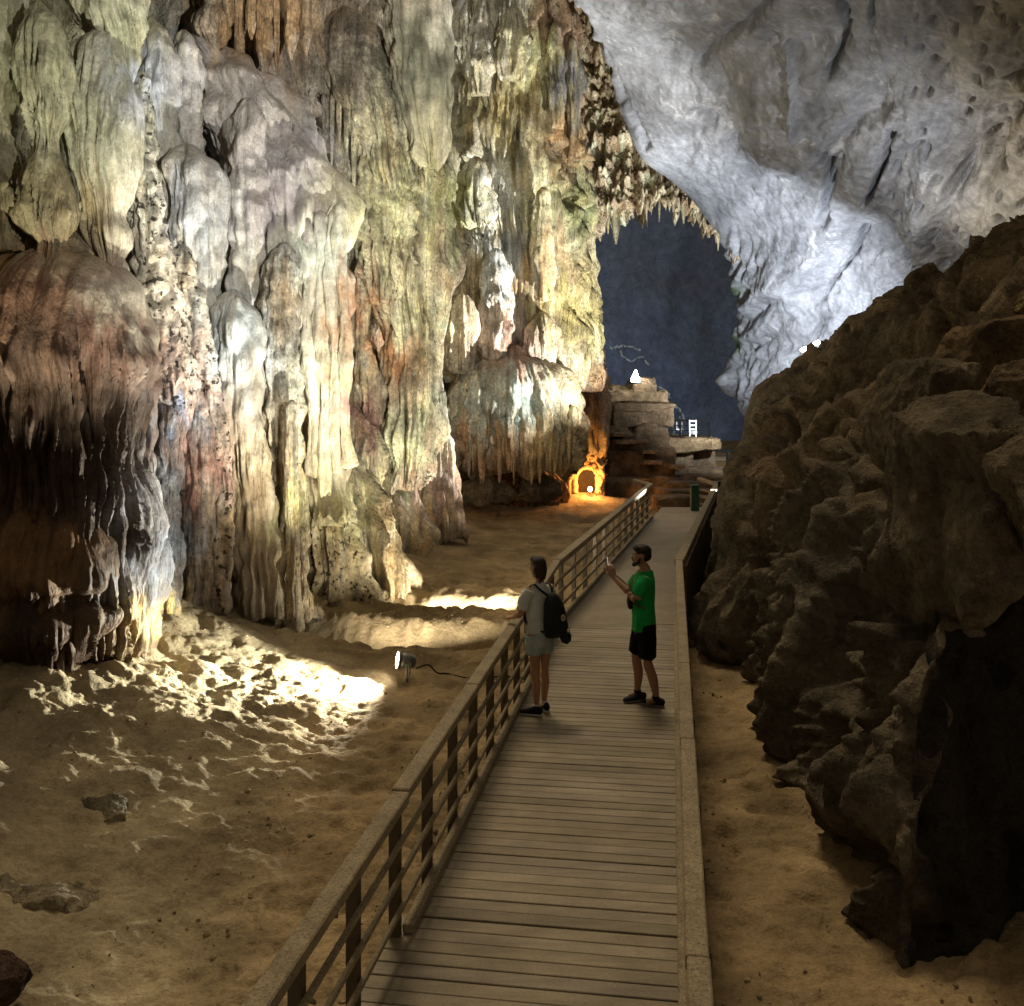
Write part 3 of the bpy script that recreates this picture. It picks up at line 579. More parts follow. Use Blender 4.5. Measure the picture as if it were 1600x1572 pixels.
# near group at the left edge
c1 = FB('flowstone_dome', 'reddish brown flowstone dome with long dark drapery folds at left edge', 12.6,
   [(392,55,125),(405,15,165),(430,-25,195),(470,-60,218),(520,-85,236),(560,-95,243),(580,-90,240),(610,-80,228),(660,-75,222),(720,-70,218),(780,-75,232),(810,-80,243),(860,-85,250),(900,-80,250),(950,-70,244),(1000,-60,235),(1045,-30,218),(1075,20,182),(1092,60,110)],
   [(392,1,0,1.2),(520,1.5,0,1.6),(555,4,3,1),(585,13,0,0),(700,14,0,0),(770,10,2,0),(810,4,5,1),(890,5,6,2),(960,9,3,1),(1092,10,2,1)], fs=15, tp=120, mt='smooth', seed=1, lump=(80,8), ratio=.8, step=3.0, fm=.5)
FB('flowstone_boss', 'dark rounded brown boss hanging over the sand at lower left', 11.9,
   [(772,40,95),(790,5,140),(820,-30,165),(860,-55,180),(895,-60,187),(912,-55,180),(925,-50,150),(938,-60,168),(955,-70,196),(975,-66,190),(995,-60,165),(1030,-55,140),(1070,-45,105),(1100,-20,70),(1124,20,46)],
   [(772,1.5,0,1),(880,2,3,2),(925,5,0,0),(945,3,4,2),(990,9,0,0),(1124,9,0,0)], fs=17, tp=70, mt='smooth', seed=2, lump=(60,7), ratio=.8, step=3.0)
FB('flowstone_column', 'olive spindle-shaped stalactite at the upper left with lit ribs', 12.2,
   [(8,52,70),(30,38,92),(60,29,104),(100,26,112),(150,32,117),(185,46,108),(215,58,92),(240,55,94),(262,42,100),(300,36,112),(335,24,116),(362,38,110),(380,64,100),(398,60,110),(420,52,118),(445,56,112)],
   [(8,.6,0,1),(70,1.5,0,.6),(120,7,0,.2),(225,8,0,.2),(250,1.5,0,1.2),(300,3,3,.8),(335,9,0,.2),(405,4,0,.2)], fs=10, hj=0, mt='smooth', seed=3, lump=(50,4), step=2.6)
FB('flowstone_column', 'olive fluted pillar cut by the left frame edge', 12.5,
   [(-60,-90,42),(60,-90,36),(140,-90,30),(230,-95,26),(262,-95,45),(290,-95,50),(330,-90,44),(400,-80,60)],
   [(-60,6,0,.5),(150,8,0,.3),(240,4,6,.5),(290,11,3,0),(400,11,0,0)], fs=10, hj=0, mt='smooth', seed=4, lump=(50,5), step=3)
FB('flowstone_column', 'tall olive grey bulging pillar with smooth long folds at upper left', 12.7,
   [(50,150,185),(68,122,190),(95,111,196),(130,107,207),(165,104,217),(210,103,222),(255,110,217),(300,117,203),(335,121,192),(362,126,204),(385,140,202),(400,152,192),(420,156,188),(440,152,200),(475,150,208)],
   [(50,1,0,.6),(120,5,0,.3),(300,7,0,.2),(425,5,0,.2)], fs=15, hj=0, mt='smooth', seed=5, lump=(70,5), step=2.6, fm=.25)
FB('stalactite', 'broad olive stalactite curtain hanging from the top at left', 12.9,
   [(-60,90,232),(0,98,229),(40,128,227),(75,160,222),(105,182,214),(130,194,207),(142,199,203)],
   [(-60,4,0,.4),(60,6,0,.2),(142,4,0,0)], fs=12, mt='smooth', seed=6, lump=(50,4), step=2.8, cat='stalactite')
FB('flowstone_column', 'dark fluted side of the wall behind the brown dome', 13.3,
   [(405,150,190),(440,140,212),(500,130,232),(560,125,246),(620,120,244),(700,115,238),(800,130,250),(900,130,252),(1000,120,240),(1078,110,205)],
   [(405,1,0,1.4),(540,2,2,1.5),(580,9,0,.3),(760,10,0,.3),(850,5,4,1),(1078,8,3,.5)], fs=14, tp=110, mt='smooth', seed=7, lump=(50,6), step=3.2, back=8)
# speckled strip and coloured slabs
FB('flowstone_slab', 'narrow cream rock strip speckled with black pits beside the olive pillar', 14.8,
   [(120,208,232),(200,204,240),(280,202,248),(360,204,262),(440,208,278),(520,216,294),(590,228,306),(625,236,300)],
   [(120,1.5,2,2),(625,1.5,2,2)], fs=14, rs=18, tp=60, seed=8, lump=(24,7), mt='crust', step=2.8, back=8)
FB('flowstone_slab', 'blue grey polished rock strip right of the dark dome', 14.9,
   [(590,270,302),(615,252,306),(650,244,302),(690,240,288),(740,240,284),(760,232,282),(820,234,284),(880,240,286),(930,246,284),(980,244,284),(1000,246,276)],
   [(590,.6,1,1),(1000,.8,3,1)], fs=20, tp=90, rs=24, seed=9, lump=(30,6), step=2.8, back=8)
FB('flowstone_drapery', 'small yellow fringe of drips at the foot of the blue grey strip', 14.4,
   [(905,246,262),(925,240,272),(950,236,282),(985,234,284),(1015,236,280),(1038,238,262)],
   [(905,1,1,1),(960,4,2,.5),(1038,7,0,0)], fs=9, tp=40, seed=10, lump=(18,3), step=2.6, back=6)
FB('flowstone_slab', 'speckled pink brown rock rib left of the grey pillar', 15.5,
   [(395,268,300),(470,276,322),(540,286,336),(600,296,346),(650,306,352),(690,326,360),(760,336,364),(830,334,366),(880,330,362),(960,326,360)],
   [(395,1.5,2,1.5),(960,2,2,1.5)], fs=13, rs=20, tp=70, seed=11, lump=(24,6), mt='crust', step=2.8, back=8)
FB('flowstone_slab', 'rust red rock slab low on the wall beside the blue grey strip', 15.4,
   [(600,292,316),(640,284,332),(690,280,340),(760,281,342),(840,282,340),(900,284,338),(965,280,345)],
   [(600,1.5,0,1.4),(965,3,1,1.4)], fs=16, rs=15, seed=12, lump=(36,5), step=2.8, back=8)
# blue grey mass
FB('flowstone_column', 'pale blue grey pillar with rounded top beside the olive pillars', 16.3,
   [(34,226,246),(46,218,262),(75,215,274),(120,215,276),(170,220,276),(215,228,274),(262,236,268)],
   [(34,.6,0,1),(120,2.2,1,1),(262,3,2,1)], fs=13, mt='smooth', seed=13, lump=(34,5), step=2.6, back=8)
FB('flowstone_column', 'grey pillar between the blue grey pillar and the great mound', 16.7,
   [(58,274,300),(80,270,314),(130,271,318),(180,272,316),(240,272,318)],
   [(58,.6,1,1),(240,2.5,1,1)], fs=14, mt='smooth', seed=14, lump=(34,5), step=3, back=8)
FB('flowstone_mound', 'great mauve grey flowstone mound stepping down to long white curtains', 18.0,
   [(66,296,340),(84,288,366),(105,286,402),(130,288,440),(160,300,466),(190,312,488),(225,322,500),(255,330,512),(285,340,532),(310,346,546),(335,350,546),(380,355,541),(440,362,536),(520,380,533),(600,400,533),(680,420,538),(740,430,548),(800,440,560)],
   [(66,1,2,2.5),(150,2,4,3),(260,2.5,8,3),(320,4,5,1.5),(350,6,0,.3),(500,6,0,.3),(800,6,0,.5)], fs=15, tp=75, rs=17, mt='smooth', seed=15, lump=(75,15), step=3.0, fm=.25)
FB('flowstone_shelf', 'pale rounded shelf of grey flowstone with a dripping lower edge', 16.4,
   [(242,270,320),(254,256,342),(275,249,356),(310,249,362),(350,250,362),(400,255,356),(440,262,346),(480,272,338),(520,284,330)],
   [(242,.6,0,1),(270,1.5,2,1.2),(340,3.2,2,.6),(520,4.5,0,.4)], fs=14, tp=90, mt='smooth', seed=16, lump=(44,6), step=2.8, back=8)
FB('flowstone_column', 'smooth grey pillar rising in the middle of the mauve mound', 17.0,
   [(165,372,400),(190,360,412),(240,354,420),(300,352,424),(360,352,420),(420,356,416),(480,352,412),(560,350,410)],
   [(165,.8,2,1.5),(560,2.4,3,1.5)], fs=18, tp=80, mt='smooth', seed=17, lump=(40,7), step=3, back=8)
FB('flowstone_column', 'thick grey white stump-topped column in front of the mound', 16.3,
   [(468,346,384),(480,336,398),(510,331,407),(560,330,411),(620,333,412),(680,342,414),(740,352,420),(800,358,432),(860,362,444),(905,366,450),(960,360,462)],
   [(468,.6,0,.8),(540,1.5,2,1),(700,3,2,1),(830,4,2,1),(960,6,0,1)], fs=14, tp=110, mt='smooth', seed=18, lump=(50,6), step=2.8, back=10)
FB('flowstone_column', 'rough brown grey column with overhanging cap right of the stump-topped column', 16.8,
   [(388,432,456),(402,416,468),(440,408,470),(500,406,468),(560,406,468),(620,410,472),(640,402,476),(660,408,470),(740,416,474),(820,420,478),(900,424,480),(965,420,490)],
   [(388,1,2,2),(500,2,2,2),(640,4,2,1),(720,6,0,.5),(965,6,0,.6)], fs=13, tp=90, seed=19, lump=(30,6), step=2.8, back=8)
FB('flowstone_column', 'thin yellow column of flowstone at the foot of the wall', 16.2,
   [(632,446,464),(700,444,466),(780,446,467),(860,447,468),(930,446,470),(985,440,476)],
   [(632,1.5,0,.6),(985,3,0,.6)], fs=8, seed=20, lump=(20,2), step=2.6, back=6)
for i, (xa, ya, yb, wd, lab) in enumerate([(478, 350, 740, 20, 'leftmost of the long white ribs hanging from the mauve mound'), (497, 340, 770, 18, 'second long white rib from the left below the mauve mound'), (515, 335, 740, 17, 'third long white rib from the left below the mauve mound'), (531, 322, 730, 19, 'rightmost long white rib below the mauve mound')]):
    yv = np.linspace(ya, yb, 9); wob = [4 * math.sin(j * 1.3 + i) + j * 1.6 for j in range(9)]; ww = [wd * (.55 + .18 * math.sin(j * 1.7 + i * 2)) for j in range(9)]
    FB('drapery_rib', lab, 17.1, [(yv[j], xa + wob[j] - ww[j], xa + wob[j] + ww[j]) for j in range(9)], [(ya, 1, 0, .6), (yb, 1.4, 0, .6)], fs=9, mt='smooth', seed=30 + i, lump=(26, 3), step=2.8, back=6, group='long white ribs')
# brown stalactites at the top
for i, (x, y1, wd, lab) in enumerate([(328, 72, 44, 'round knob-ended tan stalactite, leftmost of the top cluster'), (357, 46, 20, 'short tan stalactite beside the round knob at the top'), (374, 112, 24, 'long tan stalactite reaching the mound, third of the top cluster'), (393, 62, 17, 'thin short tan stalactite in the middle of the top cluster'), (413, 124, 27, 'longest tan stalactite of the top cluster'), (432, 112, 15, 'thin long tan stalactite right of the longest one'), (455, 92, 26, 'broad tan stalactite near the right of the top cluster'), (478, 86, 20, 'tan stalactite touching the grey dome, rightmost of the top cluster'), (345, 22, 18, 'stubby tan stalactite at the frame top above the knob')]):
    if i == 0:
        o_ = [(-60, 312, 350), (10, 318, 346), (22, 306, 356), (40, 300, 360), (58, 304, 357), (74, 322, 342)]
    else:
        b = 1 + .25 * math.sin(i * 2.1)
        o_ = [(-60, x - wd * .55, x + wd * .55), (-10, x - wd * .45, x + wd * .45), (y1 * .35, x - wd * .38 * b, x + wd * .38 * b), (y1 * .62, x - wd * .45 * b, x + wd * .45 * b), (y1 * .85, x - wd * .26, x + wd * .26), (y1, x - 1.5, x + 1.5)]
    FB('stalactite', lab, 17.6 + .12 * (i % 3), o_, [(-60, 2.2, 0, .8), (y1, 2.0, 1, .8)], fs=8, seed=40 + i, lump=(22, 3), step=2.6, back=8, group='tan stalactites at the top', cat='stalactite')
FB('flowstone_shelf', 'tan brown rock shelf behind the top stalactites', 19.3,
   [(-60,225,520),(0,235,515),(30,260,512),(62,270,505),(90,300,500),(130,330,495),(180,350,500)], [(-60,6,3,1),(180,5,4,1)], fs=15, tp=70, seed=49, lump=(50,10), step=4, back=8)
# middle group
FB('flowstone_dome', 'grey brown rippled flowstone dome with white fringe above the dark slot', 20.6,
   [(26,520,558),(38,500,584),(60,488,602),(95,484,616),(130,488,630),(160,496,640),(190,512,648),(230,548,655),(275,556,660),(305,560,668)],
   [(26,.6,1,3),(110,1,3,4),(140,3,5,1.5),(165,8,2,.2),(305,9,0,.2)], fs=11, tp=60, rs=13, seed=51, lump=(50,7), step=2.8)
for i, (x, a, b, wd) in enumerate([(506, 150, 225, 10), (518, 152, 262, 11), (530, 155, 240, 9), (541, 158, 285, 10), (553, 160, 320, 13), (512, 150, 200, 8)]):
    o = drip(None, 'stalactite', x, a, b, wd, 20.0, 60 + i)
    tag(o, ['short white drip left of the dark slot', 'white drip at the left rim of the dark slot', 'white drip at the top of the dark slot', 'thin white drip hanging inside the dark slot', 'longest white drip right of the dark slot', 'stubby white drip at the left end of the dome fringe'][i], 'stalactite', 'white drips under the grey brown dome')
FB('flowstone_column', 'grey olive lens-shaped rock hanging at the top beside the bright wall', 20.2,
   [(-60,590,692),(0,596,700),(60,602,706),(120,612,708),(170,622,706),(215,636,703),(250,652,694),(262,662,688)],
   [(-60,2,0,1.5),(150,3,0,1),(262,6,0,.4)], fs=14, rs=16, mt='smooth', seed=52, lump=(50,6), step=3)
FB('flowstone_column', 'pale yellow main column flowing down the middle of the wall', 20.9,
   [(225,596,706),(270,588,709),(330,576,711),(390,566,711),(430,570,708),(470,590,702),(520,602,694),(580,604,692),(640,598,696),(670,594,694),(700,600,684),(735,610,668),(762,618,648)],
   [(225,2.5,2,1.6),(330,3.5,4,1.5),(400,6,6,.6),(450,8,2,.3),(540,5,2,.6),(620,6,2,.4),(680,10,2,.2),(762,11,0,.1)], fs=14, tp=110, seed=53, lump=(60,10), step=2.8)
FB('flowstone_drapery', 'cream fringe spreading left of the main column', 20.5,
   [(255,548,600),(290,548,640),(330,552,655),(370,555,640),(400,560,634),(430,572,622),(470,580,612)],
   [(255,2,3,1),(340,4,7,.5),(400,9,3,0),(470,10,0,0)], fs=11, tp=55, seed=54, lump=(36,7), step=2.8, back=8)
FB('flowstone_column', 'rust brown column in the niche left of the main column', 21.5,
   [(370,530,600),(420,534,596),(480,540,590),(540,548,590),(600,556,602),(660,560,612),(740,560,620)],
   [(370,4,2,1),(480,3,3,1),(740,5,2,.6)], fs=12, tp=80, seed=55, lump=(40,8), step=3, back=8)
FB('flowstone_column', 'orange brown round-topped pillar in the niche', 20.9,
   [(535,604,622),(548,596,634),(580,594,638),(630,598,636),(680,602,630),(720,600,632)],
   [(535,1,1,1),(590,3,3,1),(720,5,2,.5)], fs=10, tp=60, seed=56, lump=(28,4), step=2.8, back=8)
FB('flowstone_column', 'cream knobbly pillar between the niche and the white ribs', 20.6,
   [(420,556,574),(470,552,580),(520,548,576),(570,556,590),(610,560,600),(660,560,598),(690,566,590)],
   [(420,2,2,1),(690,4,3,.6)], fs=10, tp=55, seed=57, lump=(26,6), step=2.8, back=8)
FB('flowstone_boss', 'pinkish brown rock boss below the niche', 20.3,
   [(640,538,560),(670,532,590),(710,530,604),(745,540,600),(775,556,590)], [(640,2,2,1.5),(710,4,4,1),(775,7,0,.2)], fs=10, tp=50, seed=58, lump=(30,5), step=2.8, back=8)
FB('flowstone_fan', 'yellow fan of flowstone spreading onto the sand below the white ribs', 19.8,
   [(700,500,552),(722,498,566),(748,500,584),(775,508,598),(810,518,612),(850,528,626),(882,534,642),(905,532,656),(925,520,660)],
   [(700,1,1,1.5),(745,3,5,1),(790,8,3,.3),(870,9,2,.3),(925,9,0,.2)], fs=11, tp=60, seed=59, lump=(40,7), step=2.8)
FB('flowstone_boss', 'tan lumpy rock base between the yellow column and the fan', 18.6,
   [(740,478,520),(790,470,545),(850,468,560),(900,462,575),(945,455,592),(985,440,600)], [(740,4,3,1.5),(850,5,5,2),(985,4,5,3)], fs=16, tp=60, seed=60, lump=(40,10), step=3, mt='crust', back=8)
FB('flowstone_mound', 'pinkish cone of rock at the foot of the main column', 25.5,
   [(640,676,692),(680,664,702),(720,656,712),(760,651,720),(800,649,724),(842,646,722)], [(640,1.5,0,1.2),(780,2,2,1.2),(842,4,2,1)], fs=13, seed=61, lump=(34,5), step=2.8, back=8)
FB('flowstone_mound', 'orange tan rubble mound left of the pinkish cone', 23.5,
   [(745,600,640),(775,588,655),(815,600,668),(860,606,672),(895,606,676)], [(745,2,3,2),(820,4,4,1.5),(895,7,2,.5)], fs=11, tp=45, seed=62, lump=(30,7), step=2.8, back=8)
# far bright wall
FB('flowstone_wall', 'tall bright cream flowstone wall with stacked fringes in the middle distance', 32.5,
   [(-80,672,906),(0,682,904),(80,688,902),(160,692,902),(240,694,902),(320,694,908),(400,698,916),(460,696,922),(520,690,930),(560,694,934),(600,700,936)],
   [(-80,4,6,1.5),(120,4,9,3),(200,3,8,4),(250,7,9,.8),(340,7,9,.8),(420,6,9,1),(500,7,7,.6),(600,6,6,.6)], fs=9, tp=78, rs=11, seed=71, lump=(55,13), step=2.6, ratio=.55, fm=.5, crimp=.6)
for i, (xa, ya, yb, wd, D_, lab) in enumerate([(752, -60, 150, 18, 30.6, 'white ribbed column high on the bright wall at its left'), (800, 20, 120, 26, 30.4, 'cream fringe column high in the middle of the bright wall'), (742, 258, 350, 26, 30.4, 'white straight-ribbed curtain in the middle of the bright wall'), (848, 300, 470, 17, 30.7, 'slim tan pillar standing before a dark cleft of the bright wall'), (870, 40, 200, 13, 31.2, 'grey blue pillar near the right of the bright wall'), (895, 60, 250, 10, 31.6, 'rust streaked narrow pillar at the right rim of the bright wall'), (775, 400, 560, 24, 30.6, 'pale blue white column low on the bright wall'), (722, 470, 580, 27, 30.4, 'tan white rounded column low at the left of the bright wall'), (845, 500, 580, 26, 30.8, 'reddish topped stump low on the bright wall')]):
    yv = np.linspace(ya, yb, 6); pr = (.55, .85, 1, .95, .9, .6) if i % 2 else (.6, 1, .9, 1.05, 1.0, .7)
    FB('flowstone_column', lab, D_, [(yv[j], xa - wd * pr[j] + 2 * math.sin(j + i), xa + wd * pr[j] + 2 * math.sin(j + i)) for j in range(6)], [(ya, 2, 2, 1.2), ((ya + yb) / 2, 5, 4, .6), (yb, 6, 2, .3)], fs=8, tp=60, seed=80 + i, lump=(30, 5), step=2.6, back=6)
FB('flowstone_column', 'ringed tan and green column at the right end of the bright wall', 35.0,
   [(190,886,902),(210,880,910),(238,877,914),(244,872,920),(275,874,924),(282,870,928),(330,872,930),(380,876,931),(430,882,933),(470,886,936),(486,890,940),(540,896,940),(560,894,944),(610,900,950)],
   [(190,.6,1,2),(280,1,2,2),(300,2,1,.4),(400,2,1.5,.6),(470,1,2.5,1.5),(610,1.5,2,1)], fs=8, tp=60, seed=90, lump=(30,5), step=2.6, back=8)
dome = FB('flowstone_dome', 'broad mushroom-shaped flowstone dome with hanging drip fringe in the distance', 31.0,
   [(554,770,830),(562,748,856),(576,724,884),(596,708,902),(620,700,912),(650,697,917),(680,698,918),(700,704,914),(716,714,906),(730,724,898)],
   [(554,.5,0,1),(590,1.5,2,1.5),(620,3,5,.8),(660,6,4,.3),(700,10,2,0),(730,10,0,0)], fs=9, tp=48, seed=91, lump=(42,9), ratio=.85, step=2.5, fm=.5)
rnd = random.Random(3)
for i in range(34):
    x = 708 + i * 6.0 + rnd.uniform(-3, 3); wd = rnd.uniform(7, 17); D_ = 31.0 - .85 * 2.1 * math.sqrt(max(0, 1 - ((x - 808) / 112)**2)) * 0.98
    drip(dome, 'drip', x, 655 + rnd.uniform(-16, 14), 722 + rnd.uniform(-14, 36), wd, D_, 500 + i, fl=.8)
for i, (x, y0, y1, wd, lab) in enumerate([(745, 588, 700, 20, 'aqua white lobe at the left of the mushroom dome'), (772, 592, 715, 15, 'second aqua lobe on the mushroom dome'), (718, 600, 715, 14, 'tan leftmost lobe of the mushroom dome')]):
    FB('flowstone_lobe', lab, 29.45 + abs(x - 800) * .008, [(y0, x - wd * .4, x + wd * .4), (y0 + 12, x - wd, x + wd), (y0 + 50, x - wd * 1.05, x + wd * 1.05), (y1 - 20, x - wd * .8, x + wd * .8), (y1, x - wd * .3, x + wd * .3)], [(y0, .8, 1, 1), (y1, 5, 3, .3)], fs=9, tp=40, seed=130 + i, lump=(24, 4), step=2.6, back=6)
FB('flowstone_boss', 'brown shaded boss at the right end of the mushroom dome', 34.2,
   [(545,892,926),(570,884,944),(610,882,952),(650,888,954),(690,898,950),(712,904,940)], [(545,1,1,2),(650,2,3,2),(712,5,0,.5)], fs=10, tp=50, seed=94, lump=(34,5), step=2.8, back=8)
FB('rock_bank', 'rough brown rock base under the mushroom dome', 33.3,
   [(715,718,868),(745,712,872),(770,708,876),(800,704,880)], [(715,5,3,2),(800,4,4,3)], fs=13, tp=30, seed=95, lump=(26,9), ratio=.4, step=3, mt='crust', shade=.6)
for i, (x0, x1, y0, y1, lab) in enumerate([(722, 778, 742, 790, 'left tan rock under the mushroom dome'), (762, 802, 748, 784, 'rounded tan rock in the middle under the mushroom dome'), (800, 850, 738, 786, 'pointed tan rock under the mushroom dome'), (826, 874, 742, 788, 'dark rightmost rock under the mushroom dome'), (700, 735, 770, 792, 'small flat stone left of the mushroom dome foot')]):
    bpx('rock', lab, x0, x1, y0, y1, 30.6 + .2 * (i % 2), .8, seed=700 + i, res=34, rot=i * .7, tint=(.30, .22, .13) if i != 3 else (.16, .125, .09), rough=.16)
# broken rocks at the foot of the wall
for i, (x, y, r_, D_, lab) in enumerate([(592, 928, 14, 18.8, 'pale stone at the left end of the lamp trench'), (470, 955, 24, 17.0, 'dark stone at the foot of the yellow column'), (400, 975, 30, 16.2, 'tan stone below the stump-topped column'), (345, 990, 30, 15.2, 'brown stone below the rust slab'), (520, 955, 18, 17.9, 'small stone by the tan lumpy base'), (65, 1105, 16, 11.9, 'small pale spike of rock under the dark boss'), (300, 1005, 22, 14.8, 'tan stone near the small yellow fringe')]):
    bpx('rock', lab, x - r_, x + r_, y - r_ * .8, y + r_ * .8, D_, r_ * D_ / 800, seed=720 + i, res=28, rot=i, tint=(.36, .29, .18), rough=.15)
# ------------------------------------------------------------------ boardwalk
random.seed(11)
U1 = Vector((0.155, 1, 0)).normalized(); U2 = Vector((0.243, 1, 0)).normalized()
R1 = Vector((U1.y, -U1.x, 0)); R2 = Vector((U2.y, -U2.x, 0))
Y0, YB, YE = 2.6, 15.5, 28.7
def on1(Y, off, z=0.0): return Vector((0.155 * Y - 0.80 + off, Y, z))
def on2(Y, off, z=0.0): return Vector((0.155 * YB - 0.80 + 0.243 * (Y - YB) + off, Y, z))
HWD = 0.87
walk = empty('boardwalk', on1(8, 0), 'long brown plank boardwalk running through the cave', 'boardwalk')
def child(name, me, mt, parent, **kw):
    o = link(name, me, M[mt], parent, **kw); o.matrix_parent_inverse = Matrix.Translation(parent.location).inverted(); return o
pm = [box_mesh('plank', 1.76, 0.128, 0.032, .004) for _ in range(1)]
pm[0].materials.append(M['plank'])
nv = 0; t = 0.0; L1 = (YB - Y0) / U1.y; i = 0
tints = [bpy.data.materials.get('deck_board')]
for q, k_ in enumerate((0.90, 1.08, .97)):
    m_ = mat('deck_board_tone', (0.275 * k_, 0.230 * k_, 0.155 * k_ * (1 + .05 * q)), 0.55, 0.3, noise=[(4, 0.20, 7, (0.5, 3, 1)), (1.3, 0.28, 6), (60, .15, 3)], bump=(18, 0.35, 0.006, (0.3, 3, 1)), coords='Position', rand=.10); tints.append(m_)
pms = []
for m_ in tints:
    me = pm[0].copy(); me.materials.clear(); me.materials.append(m_); pms.append(me)
while t < L1 - 0.05:
    p = on1(Y0, 0) + U1 * t
    o = bpy.data.objects.new('plank', random.choice(pms)); COL.objects.link(o); o.parent = walk; o.matrix_parent_inverse = Matrix.Translation(walk.location).inverted()
    ext = -.05 if p.y < 6.6 else 0
    o.location = (p.x + ext + random.uniform(-.004, .004), p.y, -0.016 + random.uniform(-.0028, .0028)); o.scale.x = 1 + (.06 if ext else 0)
    o.rotation_euler = (random.uniform(-.006, .006), 0, -math.atan2(0.155, 1) + random.uniform(-.002, .002)); t += 0.139; i += 1
# far stretch is a smooth worn slab
a, b = on2(YB - .06, 0, -.03), on2(YE, 0, -.03)
M['slab'] = mat('worn_deck', (0.29, 0.245, 0.18), .7, .25, noise=[(1.2, .18, 6), (9, .12, 5)], bump=(25, .3, .006))
me = bpy.data.meshes.new('deck_slab')
vs = []
for z in (-.012, -.09):
    vs += [on1(YB + .02, -HWD, z), on1(YB - .11, HWD, z), on2(YE + 2.6, HWD, z), on2(YE + 2.6, -HWD, z)]
me.from_pydata([tuple(v) for v in vs], [], [(0, 1, 2, 3), (7, 6, 5, 4), (0, 4, 5, 1), (1, 5, 6, 2), (2, 6, 7, 3), (3, 7, 4, 0)])
child('deck_slab', me, 'slab', walk)
# joists under the planks
for off in (-.8, 0, .8):
    child('joist', bar_mesh('joist', on1(Y0, off, -.10), on1(YB, off, -.10), .07, .13), 'post', walk)
# screw heads on the near planks
bm = bmesh.new(); t = 1.4
while t < 6.0:
    p = on1(Y0, 0) + U1 * t
    for off in (-.62, -.1, .45, .62):
        if random.random() < .6:
            q = p + R1 * (off + random.uniform(-.02, .02)) + Vector((0, 0, .0022)); bmesh.ops.create_circle(bm, cap_ends=True, radius=.0045, segments=6, matrix=Matrix.Translation(q))
    t += .139
me = bpy.data.meshes.new('screw_heads'); bm.to_mesh(me); bm.free()
M['screw'] = mat('screw_steel', (.42, .40, .34), .35, .5, metallic=.7); child('screw_heads', me, 'screw', walk, kind='stuff')

def railing(name, label, side, group):
    r = empty(name, on1(8, side * .9, 0), label, 'railing', group)
    o1 = side * (HWD + .055); HR = .90
    # kerb along the deck
    child('kerb', bar_mesh('kerb', on1(6.55 if side < 0 else Y0, side * (HWD + .01), .035), on1(YB, side * (HWD + .01), .035), .075, .062, .006), 'rail', r)
    child('kerb', bar_mesh('kerb', on2(YB, side * (HWD + .01), .03), on2(YE, side * (HWD + .01), .03), .075, .062, .006), 'rail', r)
    # handrail timbers, butted with small steps
    cuts = [Y0, 5.15, 6.55, 8.9, 11.3, 13.6, YB] if side < 0 else [Y0, 4.6, 7.5, 9.6, 12.2, YB]
    for j in range(len(cuts) - 1):
        dz = random.uniform(-.006, .006) + (-.014 if (side < 0 and j in (0, 1)) else 0); dx = random.uniform(-.006, .006)
        child('handrail', bar_mesh('handrail', on1(cuts[j] + .003, o1 + dx, HR + dz), on1(cuts[j + 1] - .003 + (.06 if j == len(cuts) - 2 else 0), o1, HR + dz), .115 if side < 0 else .105, .075, .008), 'rail', r)
    cuts = [YB, 18.4, 21.5, 24.8, YE]
    for j in range(4):
        child('handrail', bar_mesh('handrail', on2(cuts[j] + .02, o1, HR), on2(cuts[j + 1], o1, HR), .14, .10, .008), 'rail', r)
    # thin rails
    for z in (.22, .43, .64):
        child('rail', bar_mesh('rail', on1(Y0, o1 - side * .03, z), on1(YB, o1 - side * .03, z), .028, .036, .004), 'rail', r)
        child('rail', bar_mesh('rail', on2(YB, o1 - side * .03, z), on2(YE, o1 - side * .03, z), .035, .05, .004), 'rail', r)
    pmesh = box_mesh('post', .07, .07, 1.30, .005); pmesh.materials.append(M['post'])
    Yp = 3.1
    while Yp < YE:
        p = on1(Yp, o1 + side * .035) if Yp < YB else on2(Yp, o1 + side * .035)
        o = bpy.data.objects.new('post', pmesh); COL.objects.link(o); o.parent = r; o.matrix_parent_inverse = Matrix.Translation(r.location).inverted()
        o.location = (p.x, p.y, .845 - .65); o.rotation_euler.z = -.15 if Yp < YB else -.24; Yp += .86 if Yp < YB else 1.1
    return r
ra = railing('railing', 'weathered timber railing along the left side of the boardwalk', -1, 'boardwalk railings')
rb = railing('railing', 'weathered timber railing along the right side of the boardwalk, rock side', 1, 'boardwalk railings')
# returns at the far end
o1 = HWD + .055; e = on2(YE, -o1, .90); child('handrail', bar_mesh('handrail', e, e + Vector((-.42, .35, .10)), .12, .07), 'rail', ra)
e = on2(YE, o1, .90); f = e + Vector((-.20, 1.6, .05)); child('handrail', bar_mesh('handrail', e, f, .11, .08), 'rail', rb)
for z in (.22, .43, .64): child('rail', bar_mesh('rail', Vector((e.x, e.y, z)), Vector((f.x, f.y, z)), .03, .05), 'rail', rb)
